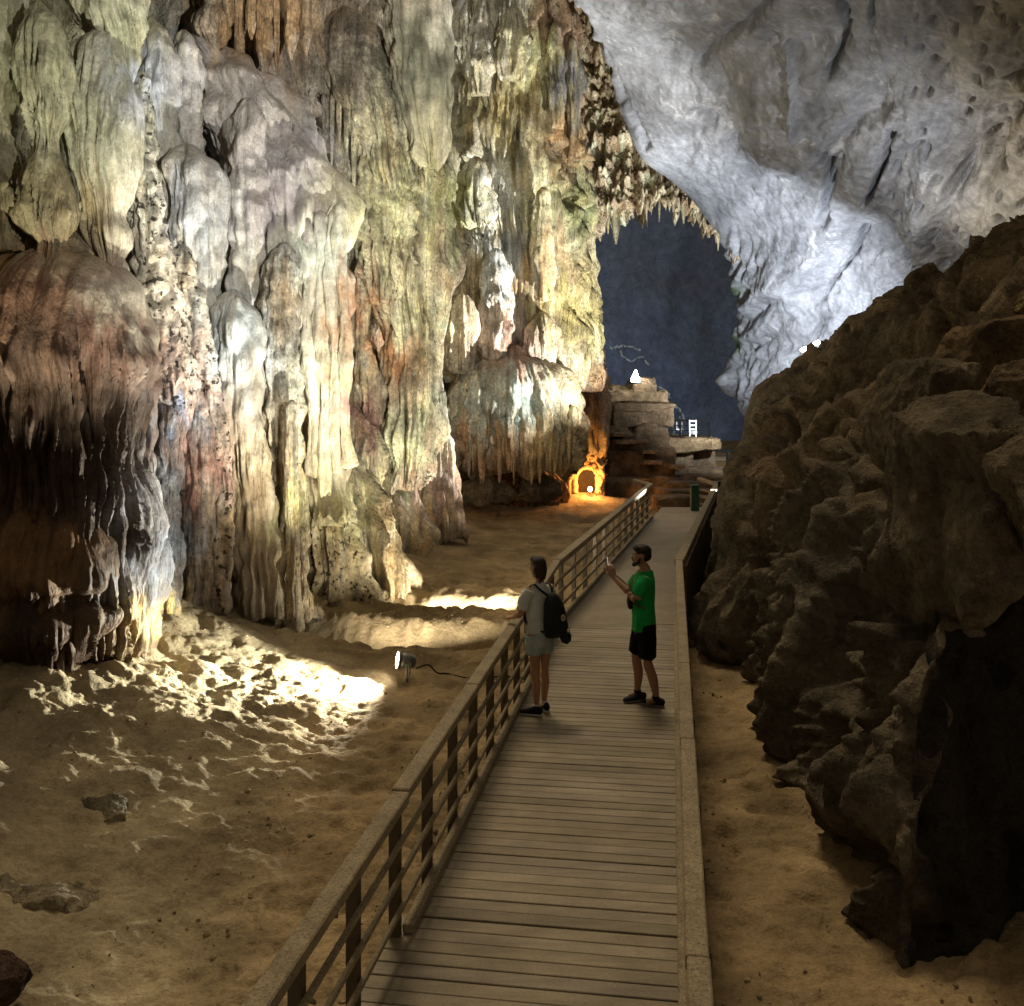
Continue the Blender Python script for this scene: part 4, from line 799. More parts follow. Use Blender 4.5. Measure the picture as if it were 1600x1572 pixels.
# boarded outer face of the far right railing
bme = box_mesh('board', .02, .16, 1.15, .003); bme.materials.append(M['post']); Yp = YB + .15
while Yp < YE:
    p = on2(Yp, o1 + .10); o = bpy.data.objects.new('board', bme); COL.objects.link(o); o.parent = rb; o.matrix_parent_inverse = Matrix.Translation(rb.location).inverted()
    o.location = (p.x + random.uniform(-.006, .006), p.y, .27); o.rotation_euler.z = -.238; Yp += .175
gb = empty('litter_bin', (f.x - .08, f.y + .1, -.05), 'dark green upright bin at the far end of the right railing', 'bin')
child('bin_body', box_mesh('bin_body', .24, .24, .72, .03, (f.x - .12, f.y + .05, .33)), 'green', gb)
child('bin_lid', box_mesh('bin_lid', .27, .27, .06, .02, (f.x - .12, f.y + .05, .73)), 'green', gb)

# ------------------------------------------------------------------ stone altar, steps and platform beyond the boardwalk
def stone(parent, name, x0, x1, y0, y1, D, depth, seed, tint=(.235, .165, .10), cut=.86, rough=.03):
    o = bpx(name, None, x0, x1, y0, y1, D, depth, seed=seed, res=20, cut=max(cut, 1.12), rough=rough, tint=tint, sq=14.0)
    for k_ in ('label', 'category'):
        if k_ in o: del o[k_]
    if parent:
        o.parent = parent; o.matrix_parent_inverse = Matrix.Translation(parent.location).inverted()
    return o
al = empty('stone_altar', W(995, 772, 37), 'brown stepped stone altar with a glowing lamp on top', 'altar')
for i, (x0, x1, y0, y1, D_, dp) in enumerate([(938, 1000, 742, 786, 36.4, 2.2), (990, 1052, 740, 786, 36.6, 2.2), (944, 1010, 700, 748, 36.8, 2.2), (1004, 1050, 698, 746, 36.9, 2.0), (946, 992, 664, 706, 37.0, 2.0), (986, 1040, 660, 704, 37.0, 2.0), (952, 1000, 636, 668, 37.2, 2.0), (994, 1047, 632, 666, 37.2, 2.0), (950, 1050, 630, 642, 37.1, 2.3), (948, 1000, 608, 636, 37.4, 1.6), (985, 1022, 592, 634, 37.4, 1.5), (1012, 1040, 612, 634, 37.5, 1.4), (940, 975, 614, 634, 37.6, 1.2)]):
    stone(al, 'stone', x0, x1, y0, y1, D_, dp, 900 + i, tint=(.25, .175, .105) if i < 9 else (.30, .21, .12), rough=.03 if i < 9 else .10, cut=.9 if i < 9 else .7)
for i, (x0, x1, y) in enumerate([(956, 1012, 690), (1002, 1028, 706), (950, 990, 679), (988, 1018, 750), (1000, 1034, 722), (1046, 1070, 729)]):
    stone(al, 'ledge', x0, x1, y - 3, y + 3, 35.7, .5, 930 + i, tint=(.34, .25, .16), cut=.9)
pf = empty('stone_platform', W(1075, 745, 38), 'overhanging brown stone platform right of the altar', 'platform')
for i, (x0, x1, y0, y1, D_, dp) in enumerate([(1030, 1112, 684, 702, 38.4, 3.2), (1030, 1076, 698, 742, 38.6, 2.4), (1066, 1108, 696, 738, 39.2, 2.2), (1034, 1090, 728, 752, 37.6, 1.6)]):
    stone(pf, 'stone', x0, x1, y0, y1, D_, dp, 950 + i, rough=.07, tint=(.27, .19, .105) if i == 0 else (.20, .145, .09), cut=.75)
st = empty('stone_steps', W(1080, 775, 33), 'low worn stone steps between boardwalk and platform', 'steps')
for i, (x0, x1, y0, y1, D_) in enumerate([(1020, 1140, 773, 800, 33.2), (1026, 1140, 762, 780, 34.2), (1032, 1142, 751, 770, 35.2), (1040, 1150, 740, 760, 36.4), (1060, 1165, 730, 748, 37.6)]):
    stone(st, 'step', x0, x1, y0, y1, D_, 1.8, 970 + i, tint=(.27, .195, .12), rough=.02)
# iron railings
def iron_rail(label, xs_, ytop, ybot, D, nrail, rows_):
    r = empty('iron_railing', W(xs_[0], ybot, D), label, 'railing')
    for x in xs_:
        child('post', bar_mesh('post', W(x, ybot, D), W(x, ytop, D), .07, .07, 0, up=(0, 1, 0)), 'iron', r)
    for k_ in range(nrail):
        y = ytop + (ybot - ytop) * k_ / (nrail - .3); a = W(xs_[0], y, D); b = W(xs_[-1], y, D)
        child('rail', bar_mesh('rail', a + np.array((-.03, 0, 0)), b + np.array((.03, 0, 0)), .06 if k_ == 0 else .03, .08 if k_ == 0 else .03, 0), 'iron', r)
    return r
iron_rail('black iron railing on top of the stone platform', (1040, 1063, 1087, 1109), 657, 686, 38.2, 4, 0)
iron_rail('lower black iron railing beside the right rocks', (1108, 1136, 1165), 704, 735, 38.6, 4, 0)
ch = empty('white_chair', W(1083, 684, 38.0), 'small white ladder-backed chair on the stone platform', 'chair')
k_ = 38.0 / 1600
for x in (1077.5, 1087.5): child('back_post', bar_mesh('back_post', W(x, 684.5, 37.95), W(x, 656, 38.05), .045, .045, .006, up=(0, 1, 0)), 'white', ch)
for y in (658, 664.5, 671, 677.5): child('slat', bar_mesh('slat', W(1076.5, y, 38.0), W(1088.5, y, 38.0), .03, .06, .006), 'white', ch)
child('seat', box_mesh('seat', .30, .30, .035, .01, tuple(W(1082.5, 675, 37.8))), 'white', ch)
for x in (1078, 1087.5): child('leg', bar_mesh('leg', W(x, 686, 37.66), W(x, 676, 37.66), .035, .035, .004, up=(0, 1, 0)), 'white', ch)
tb = empty('white_stand', W(1062, 684, 38.5), 'slim pale stand behind the railing left of the white chair', 'stand')
for x in (1057, 1066): child('upright', bar_mesh('upright', W(x, 672, 38.6), W(x, 657, 38.6), .04, .04, 0, up=(0, 1, 0)), 'white', tb)
child('leg', bar_mesh('leg', W(1064, 685, 38.6), W(1064, 670, 38.6), .05, .05, 0, up=(0, 1, 0)), 'white', tb)
child('top', bar_mesh('top', W(1055, 671, 38.6), W(1068, 671, 38.6), .06, .04, 0), 'white', tb)

# ------------------------------------------------------------------ lamps one can see
M['glow_white'] = mat('lamp_glass', (1, 1, 1), emit=((1, .98, .88), 60)); M['glow_warm'] = mat('warm_bulb', (1, .8, .5), emit=((1, .66, .25), 60)); M['tube'] = mat('tube_lamp', (1, 1, 1), emit=((.9, .95, 1), 40))
# floodlight lying on the sand
fl = empty('flood_lamp', (-1.42, 13.62, gz(-1.42, 13.62)), 'round floodlight on a bracket standing on the sand, shining left', 'lamp')
zb = gz(-1.42, 13.62)
ax_ = Vector((-.96, -.22, .16)).normalized(); c0 = Vector((-1.40, 13.62, zb + .24))
child('housing', tube_mesh('housing', [c0 - ax_ * .12, c0 - ax_ * .09, c0, c0 + ax_ * .10], [.05, .08, .095, .115], 20), 'steel', fl)
child('rim', tube_mesh('rim', [c0 + ax_ * .095, c0 + ax_ * .125], [.125, .125], 20), 'steel', fl)
child('lens', tube_mesh('lens', [c0 + ax_ * .126, c0 + ax_ * .131], [.108, .100], 20), 'glow_white', fl)
child('bracket', tube_mesh('bracket', [c0 + Vector((.02, -.17, .0)), c0 + Vector((.02, -.18, -.23)), c0 + Vector((.02, .18, -.23)), c0 + Vector((.02, .17, .0))], .014, 8), 'steel', fl)
for j in range(4): child('fin', tube_mesh('fin', [c0 - ax_ * (.02 + .025 * j), c0 - ax_ * (.028 + .025 * j)], [.112 - .008 * j] * 2, 18), 'steel', fl)
cab = [(-1.28, 13.66, zb + .13), (-1.12, 13.72, zb + .16), (-1.0, 13.70, zb + .06), (-.86, 13.8, gz(-.86, 13.8) + .012), (-.5, 13.7, gz(-.5, 13.7) + .012), (-.1, 13.95, gz(-.1, 13.95) + .012), (.35, 13.9, gz(.35, 13.9) + .012)]
child('cable', tube_mesh('cable', [tuple(v) for v in catmull(np.array(cab), 40)], .011, 6), 'iron', fl)
p_ = c0 + ax_ * .20 + Vector((0, 0, .05))
spot('flood_light', p_, p_ + Vector((-2.9, -1.75, 0)), 1200, 122, (1.0, .98, .84), .45, .06)
spot('flood_light_bank', p_ + Vector((-.02, 0, .02)), (-5.6, 10.8, .1), 1700, 52, (1.0, .98, .84), .7, .06)
spot('flood_light_mound', p_ + Vector((0, .06, .03)), (-4.3, 17.4, 8.4), 3000, 84, (1.0, 0.97, 0.86), .8, .06)
spot('flood_light_pillar', p_ + Vector((0, -.06, .03)), (-5.7, 12.2, 6.8), 900, 76, (1.0, 0.97, 0.80), .8, .06)
# tube lamp on the crest of the outcrop
tl = empty('tube_lamp', W(1268, 546, 24.6), 'small white tube lamp on the crest of the right outcrop', 'lamp')
child('tube', tube_mesh('tube', [W(1252, 548, 24.6), W(1280, 534, 24.6)], .045, 10), 'tube', tl)
child('holder', bar_mesh('holder', W(1251, 551, 24.7), W(1281, 537, 24.7), .08, .05), 'steel', tl)
# lamp on the altar
lp = empty('altar_lamp', W(993, 594, 37.2), 'bright white pointed lamp on the altar top', 'lamp')
child('lamp_flame', tube_mesh('lamp_flame', [W(993, 597, 36.1), W(993, 591, 36.1), W(993, 585, 36.1), W(993.5, 578, 36.1)], [.16, .15, .08, .02], 12), 'glow_white', lp)
child('lamp_base', tube_mesh('lamp_base', [W(993, 600, 36.1), W(993, 596.5, 36.1)], [.2, .19], 12), 'steel', lp)
point('altar_light', W(993, 586, 36.6), 10, (1, .97, .85), .15)
# fiery grotto
gr = empty('grotto_arch', W(916, 770, 34), 'orange lit hut-shaped grotto of knotted rock at the wall foot', 'grotto')
rnd = random.Random(8)
M['amber'] = mat('amber_rock', (.52, .34, .17), .7, .2, noise=(6, .35), bump=(12, .6, .05))
arch = [(893, 772), (892, 745), (896, 726), (908, 716), (918, 712), (930, 716), (940, 730), (941, 752), (938, 772)]
for k2, off in enumerate((0, .5, 1.0)):
    for rep in range(4):
        sc_ = 1 - .09 * rep; ap = catmull((np.array(arch, float) - (916, 772)) * (sc_, sc_) + (916, 772), 26); ap = ap + np.array([[rnd.uniform(-3, 3), rnd.uniform(-3, 3)] for _ in ap])
        child('rib', tube_mesh('rib', [W(x, y, 34.0 + off + rnd.uniform(-.08, .08)) for x, y in ap], [rnd.uniform(.05, .10) for _ in ap], 7), 'amber', gr)
for j in range(22):
    x, y = arch[rnd.randrange(len(arch))]; x += rnd.uniform(-3, 3); y += rnd.uniform(-4, 4)
    child('twig', tube_mesh('twig', [W(x, y, 34.0), W(x + rnd.uniform(-6, 6), y - rnd.uniform(2, 6), 33.9 + rnd.uniform(-.1, .3)), W(x + rnd.uniform(-8, 8), y - rnd.uniform(4, 11), 34.0)], [.06, .04, .015], 6), 'amber', gr)
me = bpy.data.meshes.new('hollow'); vs = [tuple(W(x, y, D_)) for D_ in (34.4, 35.8) for x, y in arch]; n_ = len(arch)
me.from_pydata(vs, [], [(i, i + 1, n_ + i + 1, n_ + i) for i in range(n_ - 1)] + [tuple(range(n_, 2 * n_))]); child('hollow', me, 'post', gr)
bl = empty('grotto_bulb', W(922, 764, 33.8), 'warm bulb glowing at the foot of the orange grotto', 'lamp')
child('bulb', tube_mesh('bulb', [W(922, 768, 33.7), W(922, 766, 33.7), W(922, 763, 33.7), W(922, 760.5, 33.7)], [.03, .065, .065, .03], 12), 'glow_warm', bl)
child('socket', tube_mesh('socket', [W(922, 771, 33.7), W(922, 767.5, 33.7)], .06, 10), 'steel', bl)
point('grotto_light', W(922, 756, 33.45), 120, (1, .45, .12), .06)
point('grotto_light_inside', W(928, 745, 34.6), 60, (1, .45, .12), .06)
# pale rocks in the far chamber behind the altar
M['pale'] = mat('pale_calcite', (.42, .50, .52), .5, .3, noise=(2, .5))
fr = empty('far_ledge', W(1000, 660, 52), 'faint pale broken ledges behind the altar in the blue chamber', 'rock ledge')
for j, pts in enumerate([[(955, 545), (975, 541), (1000, 546)], [(970, 550), (985, 565), (1002, 558), (1012, 572)], [(1003, 594), (1020, 600), (1040, 612), (1046, 622)], [(1010, 600), (1030, 618), (1045, 632)], [(1055, 634), (1066, 646), (1070, 660)], [(1044, 650), (1052, 664), (1054, 680)], [(1062, 650), (1066, 668)], [(936, 566), (941, 572)]]):
    q = catmull(np.array(pts, float), 14) + np.array([[rnd.uniform(-2, 2), rnd.uniform(-2, 2)] for _ in range(14)])
    child('ledge', tube_mesh('ledge', [W(x, y, 52 + .4 * math.sin(j + x)) for x, y in q], [rnd.uniform(.01, .075) for _ in q], 6), 'pale', fr)
point('ledge_light', W(1010, 600, 49.5), 14, (.8, .92, 1.0), .3)
# ------------------------------------------------------------------ people
def tube_np(bm, pts, rad, n=12, flat=None):
    """closed tube with rounded ends; rad scalar list or (a,b) pairs, flat = axis vector of the first radius"""
    pts = [Vector(p) for p in pts]; rows = []
    for i, p in enumerate(pts):
        d = (pts[min(i + 1, len(pts) - 1)] - pts[max(i - 1, 0)])
        d = d.normalized() if d.length > 1e-9 else Vector((0, 0, 1))
        s = Vector(flat) if flat is not None else d.orthogonal(); s = (s - d * s.dot(d)).normalized(); t = d.cross(s)
        r = rad[i]; ra_, rb_ = r if hasattr(r, '__len__') else (r, r)
        rows.append([bm.verts.new(p + s * math.cos(2 * math.pi * k / n) * ra_ + t * math.sin(2 * math.pi * k / n) * rb_) for k in range(n)])
    for a, b in zip(rows[:-1], rows[1:]):
        for k in range(n): bm.faces.new((a[k], a[(k + 1) % n], b[(k + 1) % n], b[k]))
    for row, sgn, idx in ((rows[0], -1, 0), (rows[-1], 1, -1)):
        d = ((pts[1] - pts[0]) if sgn < 0 else (pts[-1] - pts[-2])); d = d.normalized()
        r = rad[idx]; r = min(r) if hasattr(r, '__len__') else r
        tip = bm.verts.new(pts[idx] + d * sgn * r * .6)
        for k in range(n): bm.faces.new((row[k], row[(k + 1) % n], tip) if sgn > 0 else (row[(k + 1) % n], row[k], tip))
def ball(bm, c, r, n=14):
    g = bmesh.ops.create_uvsphere(bm, u_segments=n, v_segments=n, radius=1)
    for v in g['verts']: v.co = Vector((v.co.x * r[0] + c[0], v.co.y * r[1] + c[1], v.co.z * r[2] + c[2]))
def smooth_pts(pts, rad, n):
    P_ = catmull(np.array(pts, float), n); R_ = catmull(np.array([r if hasattr(r, '__len__') else (r, r) for r in rad], float), n)
    return [tuple(p) for p in P_], [tuple(r) for r in R_]
def fuse(name, bm, vox, it=4, wr=None):
    bmesh.ops.recalc_face_normals(bm, faces=bm.faces[:])
    me = bpy.data.meshes.new(name); bm.to_mesh(me); bm.free()
    o = bpy.data.objects.new('tmp_fuse', me); COL.objects.link(o)
    r = o.modifiers.new('r', 'REMESH'); r.mode = 'VOXEL'; r.voxel_size = vox; r.use_smooth_shade = True
    s = o.modifiers.new('s', 'SMOOTH'); s.factor = .5; s.iterations = it
    dg = bpy.context.evaluated_depsgraph_get(); dg.update()
    out = bpy.data.meshes.new_from_object(o.evaluated_get(dg)); out.name = name
    bpy.data.objects.remove(o); bpy.data.meshes.remove(me)
    for p in out.polygons: p.use_smooth = True
    if wr:  # cloth folds: (amplitude, frequency, seed, squash)
        V = np.empty(len(out.vertices) * 3, np.float32); out.vertices.foreach_get('co', V); V = V.reshape(-1, 3)
        Nn = np.empty(len(out.vertices) * 3, np.float32); out.vertices.foreach_get('normal', Nn); Nn = Nn.reshape(-1, 3)
        f = wr[1]; d = np.abs(n3(V[:, 0] * f + V[:, 2] * f * .5, V[:, 1] * f - V[:, 2] * f * .3, V[:, 2] * f * .45, wr[2])) * 2 - .5 + .5 * n3(V[:, 0] * f * 2, V[:, 1] * f * 2, V[:, 2] * f, wr[2] + 1)
        V = V + Nn * (d * wr[0])[:, None]; out.vertices.foreach_set('co', V.astype(np.float32).ravel()); out.update()
    TRIS[0] += len(out.polygons) * 2
    return out
def hand(bm, wrist, d, nrm_, curl, thumb_side, L=.185):
    """palm plus five jointed fingers; d along the hand, nrm_ out of the palm"""
    wrist = Vector(wrist); d = Vector(d).normalized(); nn = Vector(nrm_); nn = (nn - d * nn.dot(d)).normalized(); s = d.cross(nn) * thumb_side
    for k in range(4):
        off = s * (.030 - .02 * k); tube_np(bm, [wrist + off * .6, wrist + d * .05 + off, wrist + d * .095 + off], [.014, .0145, .0115], 10)
    for k, (ln, sp) in enumerate(((.072, .10), (.082, .02), (.077, -.05), (.060, -.14))):
        p = wrist + d * .092 + s * (.030 - .02 * k); dirn = (d + s * sp).normalized(); pts = [p - d * .01, p]; a = curl * .5
        for q, fr in enumerate((.45, .32, .23)):
            dd = dirn * math.cos(a) + nn * math.sin(a); p = p + dd * ln * fr; pts.append(p); a += curl * (.9 - .15 * q)
        tube_np(bm, pts, [.0095, .0095, .0088, .008, .0065], 9)
    p = wrist + d * .03 + s * .032; dd = (d * .6 + s * .75 + nn * .25).normalized(); dd2 = (d * .85 + s * .3 + nn * (.3 + .3 * curl)).normalized()
    tube_np(bm, [p - s * .012, p, p + dd * .035, p + dd * .035 + dd2 * .03, p + dd * .035 + dd2 * .052], [.015, .014, .0115, .0095, .007], 9)
def shoe(heel, toe, w_=.046):
    heel = Vector(heel); toe = Vector(toe); d = (toe - heel); d.z = 0; d.normalize(); sd_ = Vector((-d.y, d.x, 0)); L = .275; z0 = heel.z
    up = bmesh.new(); so = bmesh.new()
    prof = [(0, .030, .075), (.04, .038, .088), (.09, .040, .090), (.14, .043, .066), (.19, .047, .052), (.24, .040, .040), (.268, .022, .026)]
    tube_np(up, [heel + d * (x - .03) + Vector((0, 0, z0 * 0 + .018 + h * .5)) for x, _, h in prof], [(w2, h * .5) for _, w2, h in prof], 14, flat=sd_)
    tube_np(so, [heel + d * (x - .032) + Vector((0, 0, .013)) for x, _, h in prof], [(w2 * 1.10, .013) for _, w2, h in prof], 14, flat=sd_)
    return fuse('shoe', up, .006, 3), fuse('sole', so, .005, 2)
SK = dict(rough=.55, spec=.35)
M['skin_a'] = mat('skin_tan', (.34, .19, .115), noise=(5, .12), **SK); M['skin_b'] = mat('skin_warm', (.40, .215, .125), noise=(5, .12), **SK)
M['hair'] = mat('dark_hair', (.014, .010, .008), .55, .3, bump=(60, .8, .01, (1, 1, .25)), noise=(40, .4)); M['hair_b'] = mat('brown_hair', (.030, .016, .010), .5, .35, bump=(70, .8, .01, (1, 1, .2)), noise=(40, .4))
M['tee_green'] = mat('green_cotton', (.012, .30, .065), .85, .15, noise=[(7, .15), (200, .1)], bump=(240, .3, .002))
M['shorts_black'] = mat('black_cotton', (.006, .006, .007), .9, .1, noise=(20, .3), bump=(200, .3, .002))
M['tee_grey'] = mat('grey_blue_cotton', (.56, .60, .58), .88, .1, noise=[(7, .12), (200, .08)], bump=(240, .3, .002))
M['denim'] = mat('faded_denim', (.36, .43, .44), .9, .1, noise=[(12, .2), (160, .15)], bump=(220, .3, .002))
M['shoe_black'] = mat('shoe_mesh', (.010, .011, .014), .8, .2, noise=(60, .3)); M['sole_white'] = mat('sole_foam', (.50, .48, .44), .7, .2); M['sole_grey'] = mat('sole_grey', (.22, .20, .18), .7, .2)
M['pack'] = mat('backpack_nylon', (.009, .013, .015), .65, .3, noise=(14, .25), bump=(160, .3, .002)); M['sock'] = mat('white_sock', (.62, .58, .52), .9, .1); M['phone'] = mat('phone_glass', (.01, .01, .012), .15, .5); M['screen'] = mat('phone_screen', (.5, .5, .5), .2, .5, emit=((.9, .92, 1), .8))
M['badge'] = mat('pale_badge', (.55, .48, .40), .6, .3); M['eye'] = mat('eye_white', (.6, .58, .55), .2, .5)

def head(bm, c, f, r, female=False):
    """head centred at c looking along f (unit), r = right; chin to crown 0.235"""
    c = Vector(c); f = Vector(f).normalized(); r = Vector(r); u = r.cross(f).normalized(); r = f.cross(u)
    def at(x, y, z): return c + r * x + f * y + u * z
    def ell(ctr, rx, ry, rz):
        g = bmesh.ops.create_uvsphere(bm, u_segments=18, v_segments=14, radius=1)
        for v in g['verts']: v.co = at(ctr[0] + v.co.x * rx, ctr[1] + v.co.y * ry, ctr[2] + v.co.z * rz)
    ell((0, -.012, .030), .075, .096, .088); ell((0, .018, -.030), .062, .076, .078); ell((0, .052, -.082), .036, .034, .032)
    tube_np(bm, [at(0, .090, .012), at(0, .104, -.012), at(0, .112, -.026), at(0, .098, -.036)], [.009, .011, .015, .012], 10)
    tube_np(bm, [at(-.045, .078, .024), at(0, .092, .026), at(.045, .078, .024)], [.010, .010, .010], 10)
    tube_np(bm, [at(-.022, .086, -.058), at(0, .096, -.057), at(.022, .086, -.058)], [.007, .008, .007], 8)
    for s in (-1, 1): ell((s * .076, -.006, -.005), .010, .020, .032)
    return at
def build_person(label, loc, rz, Jn, cloth):
    p = empty('person', loc, label, 'person', 'visitors on the boardwalk', rz)
    return p
def add(p, name, me, mt, parent=None):
    o = bpy.data.objects.new(name, me); COL.objects.link(o); o.parent = parent or p
    if not me.materials: me.materials.append(M[mt])
    return o

# --- man in green, side on, phone raised (local: +Y forward, +X right)
man = empty('person', on1(11.42, 0, .0022) * 1, 'bearded person in green T-shirt and black shorts raising a phone', 'person', 'visitors on the boardwalk', math.radians(84))
man.location = (1.475, 11.40, .002)
bm = bmesh.new(); H = dict(hl=(-.09, -.02, .93), hr=(.09, .02, .93))
kl, al_ = (-.10, -.03, .50), (-.10, -.12, .085); kr, ar_ = (.10, .09, .51), (.12, .075, .085)
for h_, k_, a_ in ((H['hl'], kl, al_), (H['hr'], kr, ar_)):
    mid = tuple((np.array(k_) * .55 + np.array(a_) * .45) + np.array((0, -.018, 0)))
    tube_np(bm, *smooth_pts([h_, tuple((np.array(h_) + np.array(k_)) / 2 + np.array((0, .012, 0))), k_, mid, tuple(np.array(a_) + np.array((0, 0, .06))), a_], [.086, .073, .055, .055, .037, .036], 18), 14)
    tube_np(bm, [a_, tuple(np.array(a_) + np.array((0, .09, -.035)))], [.036, .03], 10)
tube_np(bm, *smooth_pts([(0, 0, .88), (0, 0, .97), (0, .005, 1.10), (0, .01, 1.25), (0, .0, 1.38), (0, -.01, 1.46), (0, 0, 1.53)], [(.155, .10), (.165, .105), (.145, .098), (.165, .11), (.17, .10), (.08, .07), (.055, .058)], 20), 18, flat=(1, 0, 0))
tube_np(bm, [(0, -.01, 1.45), (0, .012, 1.56)], [.058, .054], 12)
el_, er_ = (-.25, .10, 1.215), (.22, .17, 1.22); wl, wr_ = (-.055, .345, 1.42), (.075, .36, 1.43)
for sx, e_, w_ in ((-1, el_, wl), (1, er_, wr_)):
    tube_np(bm, *smooth_pts([(sx * .16, -.01, 1.42), (sx * .205, .02, 1.37), e_, tuple(np.array(e_) * .6 + np.array(w_) * .4), w_], [.062, .055, .042, .041, .026], 16), 12)
hand(bm, wl, (.10, .22, .9), (.9, .15, 0), .75, 1); hand(bm, wr_, (-.10, .20, .9), (-.9, .15, 0), .75, -1)
hat = head(bm, (0, .035, 1.655), (.0, .995, -.06), (1, 0, 0))
add(man, 'body', fuse('body', bm, .0072, 5), 'skin_a')
hb = bmesh.new()
for ctr, rr in (((0, -.02, .045), (.081, .098, .083)), ((0, -.055, .005), (.075, .062, .075)), ((0, .040, .085), (.062, .050, .040))):
    g = bmesh.ops.create_uvsphere(hb, u_segments=18, v_segments=14, radius=1)
    for v in g['verts']: v.co = hat(ctr[0] + v.co.x * rr[0], ctr[1] + v.co.y * rr[1], ctr[2] + v.co.z * rr[2])
add(man, 'hair', fuse('hair', hb, .008, 3, (.003, 30, 5)), 'hair')
bb = bmesh.new(); tube_np(bb, [hat(-.070, .012, -.02), hat(-.058, .040, -.070), hat(-.03, .078, -.092), hat(0, .090, -.096), hat(.03, .078, -.092), hat(.058, .040, -.070), hat(.070, .012, -.02)], [.010, .020, .023, .025, .023, .020, .010], 10)
tube_np(bb, [hat(-.03, .090, -.052), hat(0, .103, -.046), hat(.03, .090, -.052)], [.006, .008, .006], 8)
add(man, 'beard', fuse('beard', bb, .006, 2), 'hair')
for s in (-1, 1):
    e = bmesh.new(); ball(e, hat(s * .031, .083, .006), (.011, .011, .011), 10); me = bpy.data.meshes.new('eye'); e.to_mesh(me); e.free(); add(man, 'eye', me, 'eye')
    e = bmesh.new(); tube_np(e, [hat(s * .018, .096, .028), hat(s * .034, .092, .031), hat(s * .05, .080, .026)], [.004, .005, .003], 8); me = bpy.data.meshes.new('eyebrow'); e.to_mesh(me); e.free(); add(man, 'eyebrow', me, 'hair')
sb = bmesh.new()
tube_np(sb, *smooth_pts([(0, .005, .835), (0, .008, .93), (0, .012, 1.10), (0, .015, 1.25), (0, .0, 1.385), (0, -.012, 1.455), (0, -.008, 1.485)], [(.188, .140), (.185, .136), (.180, .130), (.188, .132), (.188, .118), (.10, .088), (.068, .066)], 22), 22, flat=(1, 0, 0))
for sx, e_ in ((-1, el_), (1, er_)):
    sh = np.array((sx * .165, -.005, 1.415)); e2 = sh * .22 + np.array(e_) * .78
    tube_np(sb, *smooth_pts([tuple(sh), tuple(sh * .6 + np.array(e_) * .4 + np.array((sx * .015, 0, .012))), tuple(e2)], [.080, .078, .074], 8), 14)
add(man, 'tee_shirt', fuse('tee_shirt', sb, .008, 4, (.0075, 7, 21)), 'tee_green')
hbm = bmesh.new(); tube_np(hbm, *smooth_pts([(0, 0, .78), (0, 0, .86), (0, .0, .95)], [(.165, .115), (.178, .125), (.172, .118)], 8), 18, flat=(1, 0, 0))
for h_, k_ in ((H['hl'], kl), (H['hr'], kr)):
    kk = np.array(h_) * .12 + np.array(k_) * .88; tube_np(hbm, *smooth_pts([tuple(np.array(h_) + np.array((0, 0, -.03))), tuple((np.array(h_) + kk) / 2), tuple(kk)], [.108, .104, .100], 8), 16)
add(man, 'shorts', fuse('shorts', hbm, .008, 4, (.007, 7, 31)), 'shorts_black')
st_ = bmesh.new(); tube_np(st_, *smooth_pts([(.10, -.10, 1.455), (.09, .02, 1.495), (.02, .115, 1.40), (-.07, .150, 1.27), (-.16, .10, 1.15), (-.18, 0, 1.10)], [(.020, .005)] * 6, 24), 8, flat=(.7, 0, .7))
add(man, 'bag_strap', fuse('bag_strap', st_, .006, 2), 'post')
bg_ = bmesh.new(); tube_np(bg_, [(-.14, .155, 1.10), (-.15, .165, 1.17), (-.13, .16, 1.24)], [(.06, .03), (.075, .035), (.06, .03)], 12, flat=(1, 0, 0)); add(man, 'chest_bag', fuse('chest_bag', bg_, .008, 3), 'pack')
for a_, rot_ in ((al_, .10), (ar_, -.10)):
    s1, s2 = shoe((a_[0], a_[1] - .06, 0), (a_[0] + rot_ * 1.2, a_[1] + .2, 0)); o = add(man, 'shoe', s1, 'shoe_black'); add(man, 'sole', s2, 'sole_grey', o)
    tb_ = tube_mesh('sock', [(a_[0], a_[1], .07), (a_[0], a_[1], .125)], [.043, .042], 14); add(man, 'sock', tb_, 'shoe_black')
ph = empty('phone', (0, 0, 0), 'slim phone held up by the person in green', 'phone')
Mx = Matrix.Translation(man.location) @ Matrix.Rotation(man.rotation_euler.z, 4, 'Z')
me = box_mesh('phone_case', .078, .010, .155, .004, (0, 0, 0)); ph.location = Mx @ Vector((.008, .412, 1.555)); ph.rotation_euler = (-.10, 0, man.rotation_euler.z); add(ph, 'phone_case', me, 'phone')
me = box_mesh('screen', .070, .002, .145, .0006, (0, -.0062, 0)); add(ph, 'screen', me, 'screen')

# --- person in grey with backpack, seen from behind, leaning on the rail
wo = empty('person', (.30, 11.08, .002), 'person in pale grey T-shirt and shorts with dark backpack, back to camera', 'person', 'visitors on the boardwalk', math.radians(34))
bm = bmesh.new(); hl, hr_ = (-.085, 0, .88), (.085, 0, .88)
kl, al_ = (-.075, .0, .47), (-.075, -.04, .08); kr, ar_ = (.075, .015, .475), (.085, .03, .08)
for h_, k_, a_ in ((hl, kl, al_), (hr_, kr, ar_)):
    mid = tuple((np.array(k_) * .6 + np.array(a_) * .4) + np.array((0, -.016, 0)))
    tube_np(bm, *smooth_pts([h_, tuple((np.array(h_) + np.array(k_)) / 2), k_, mid, tuple(np.array(a_) + np.array((0, 0, .06))), a_], [.092, .076, .053, .052, .034, .033], 18), 14)
    tube_np(bm, [a_, tuple(np.array(a_) + np.array((0, .09, -.035)))], [.034, .028], 10)
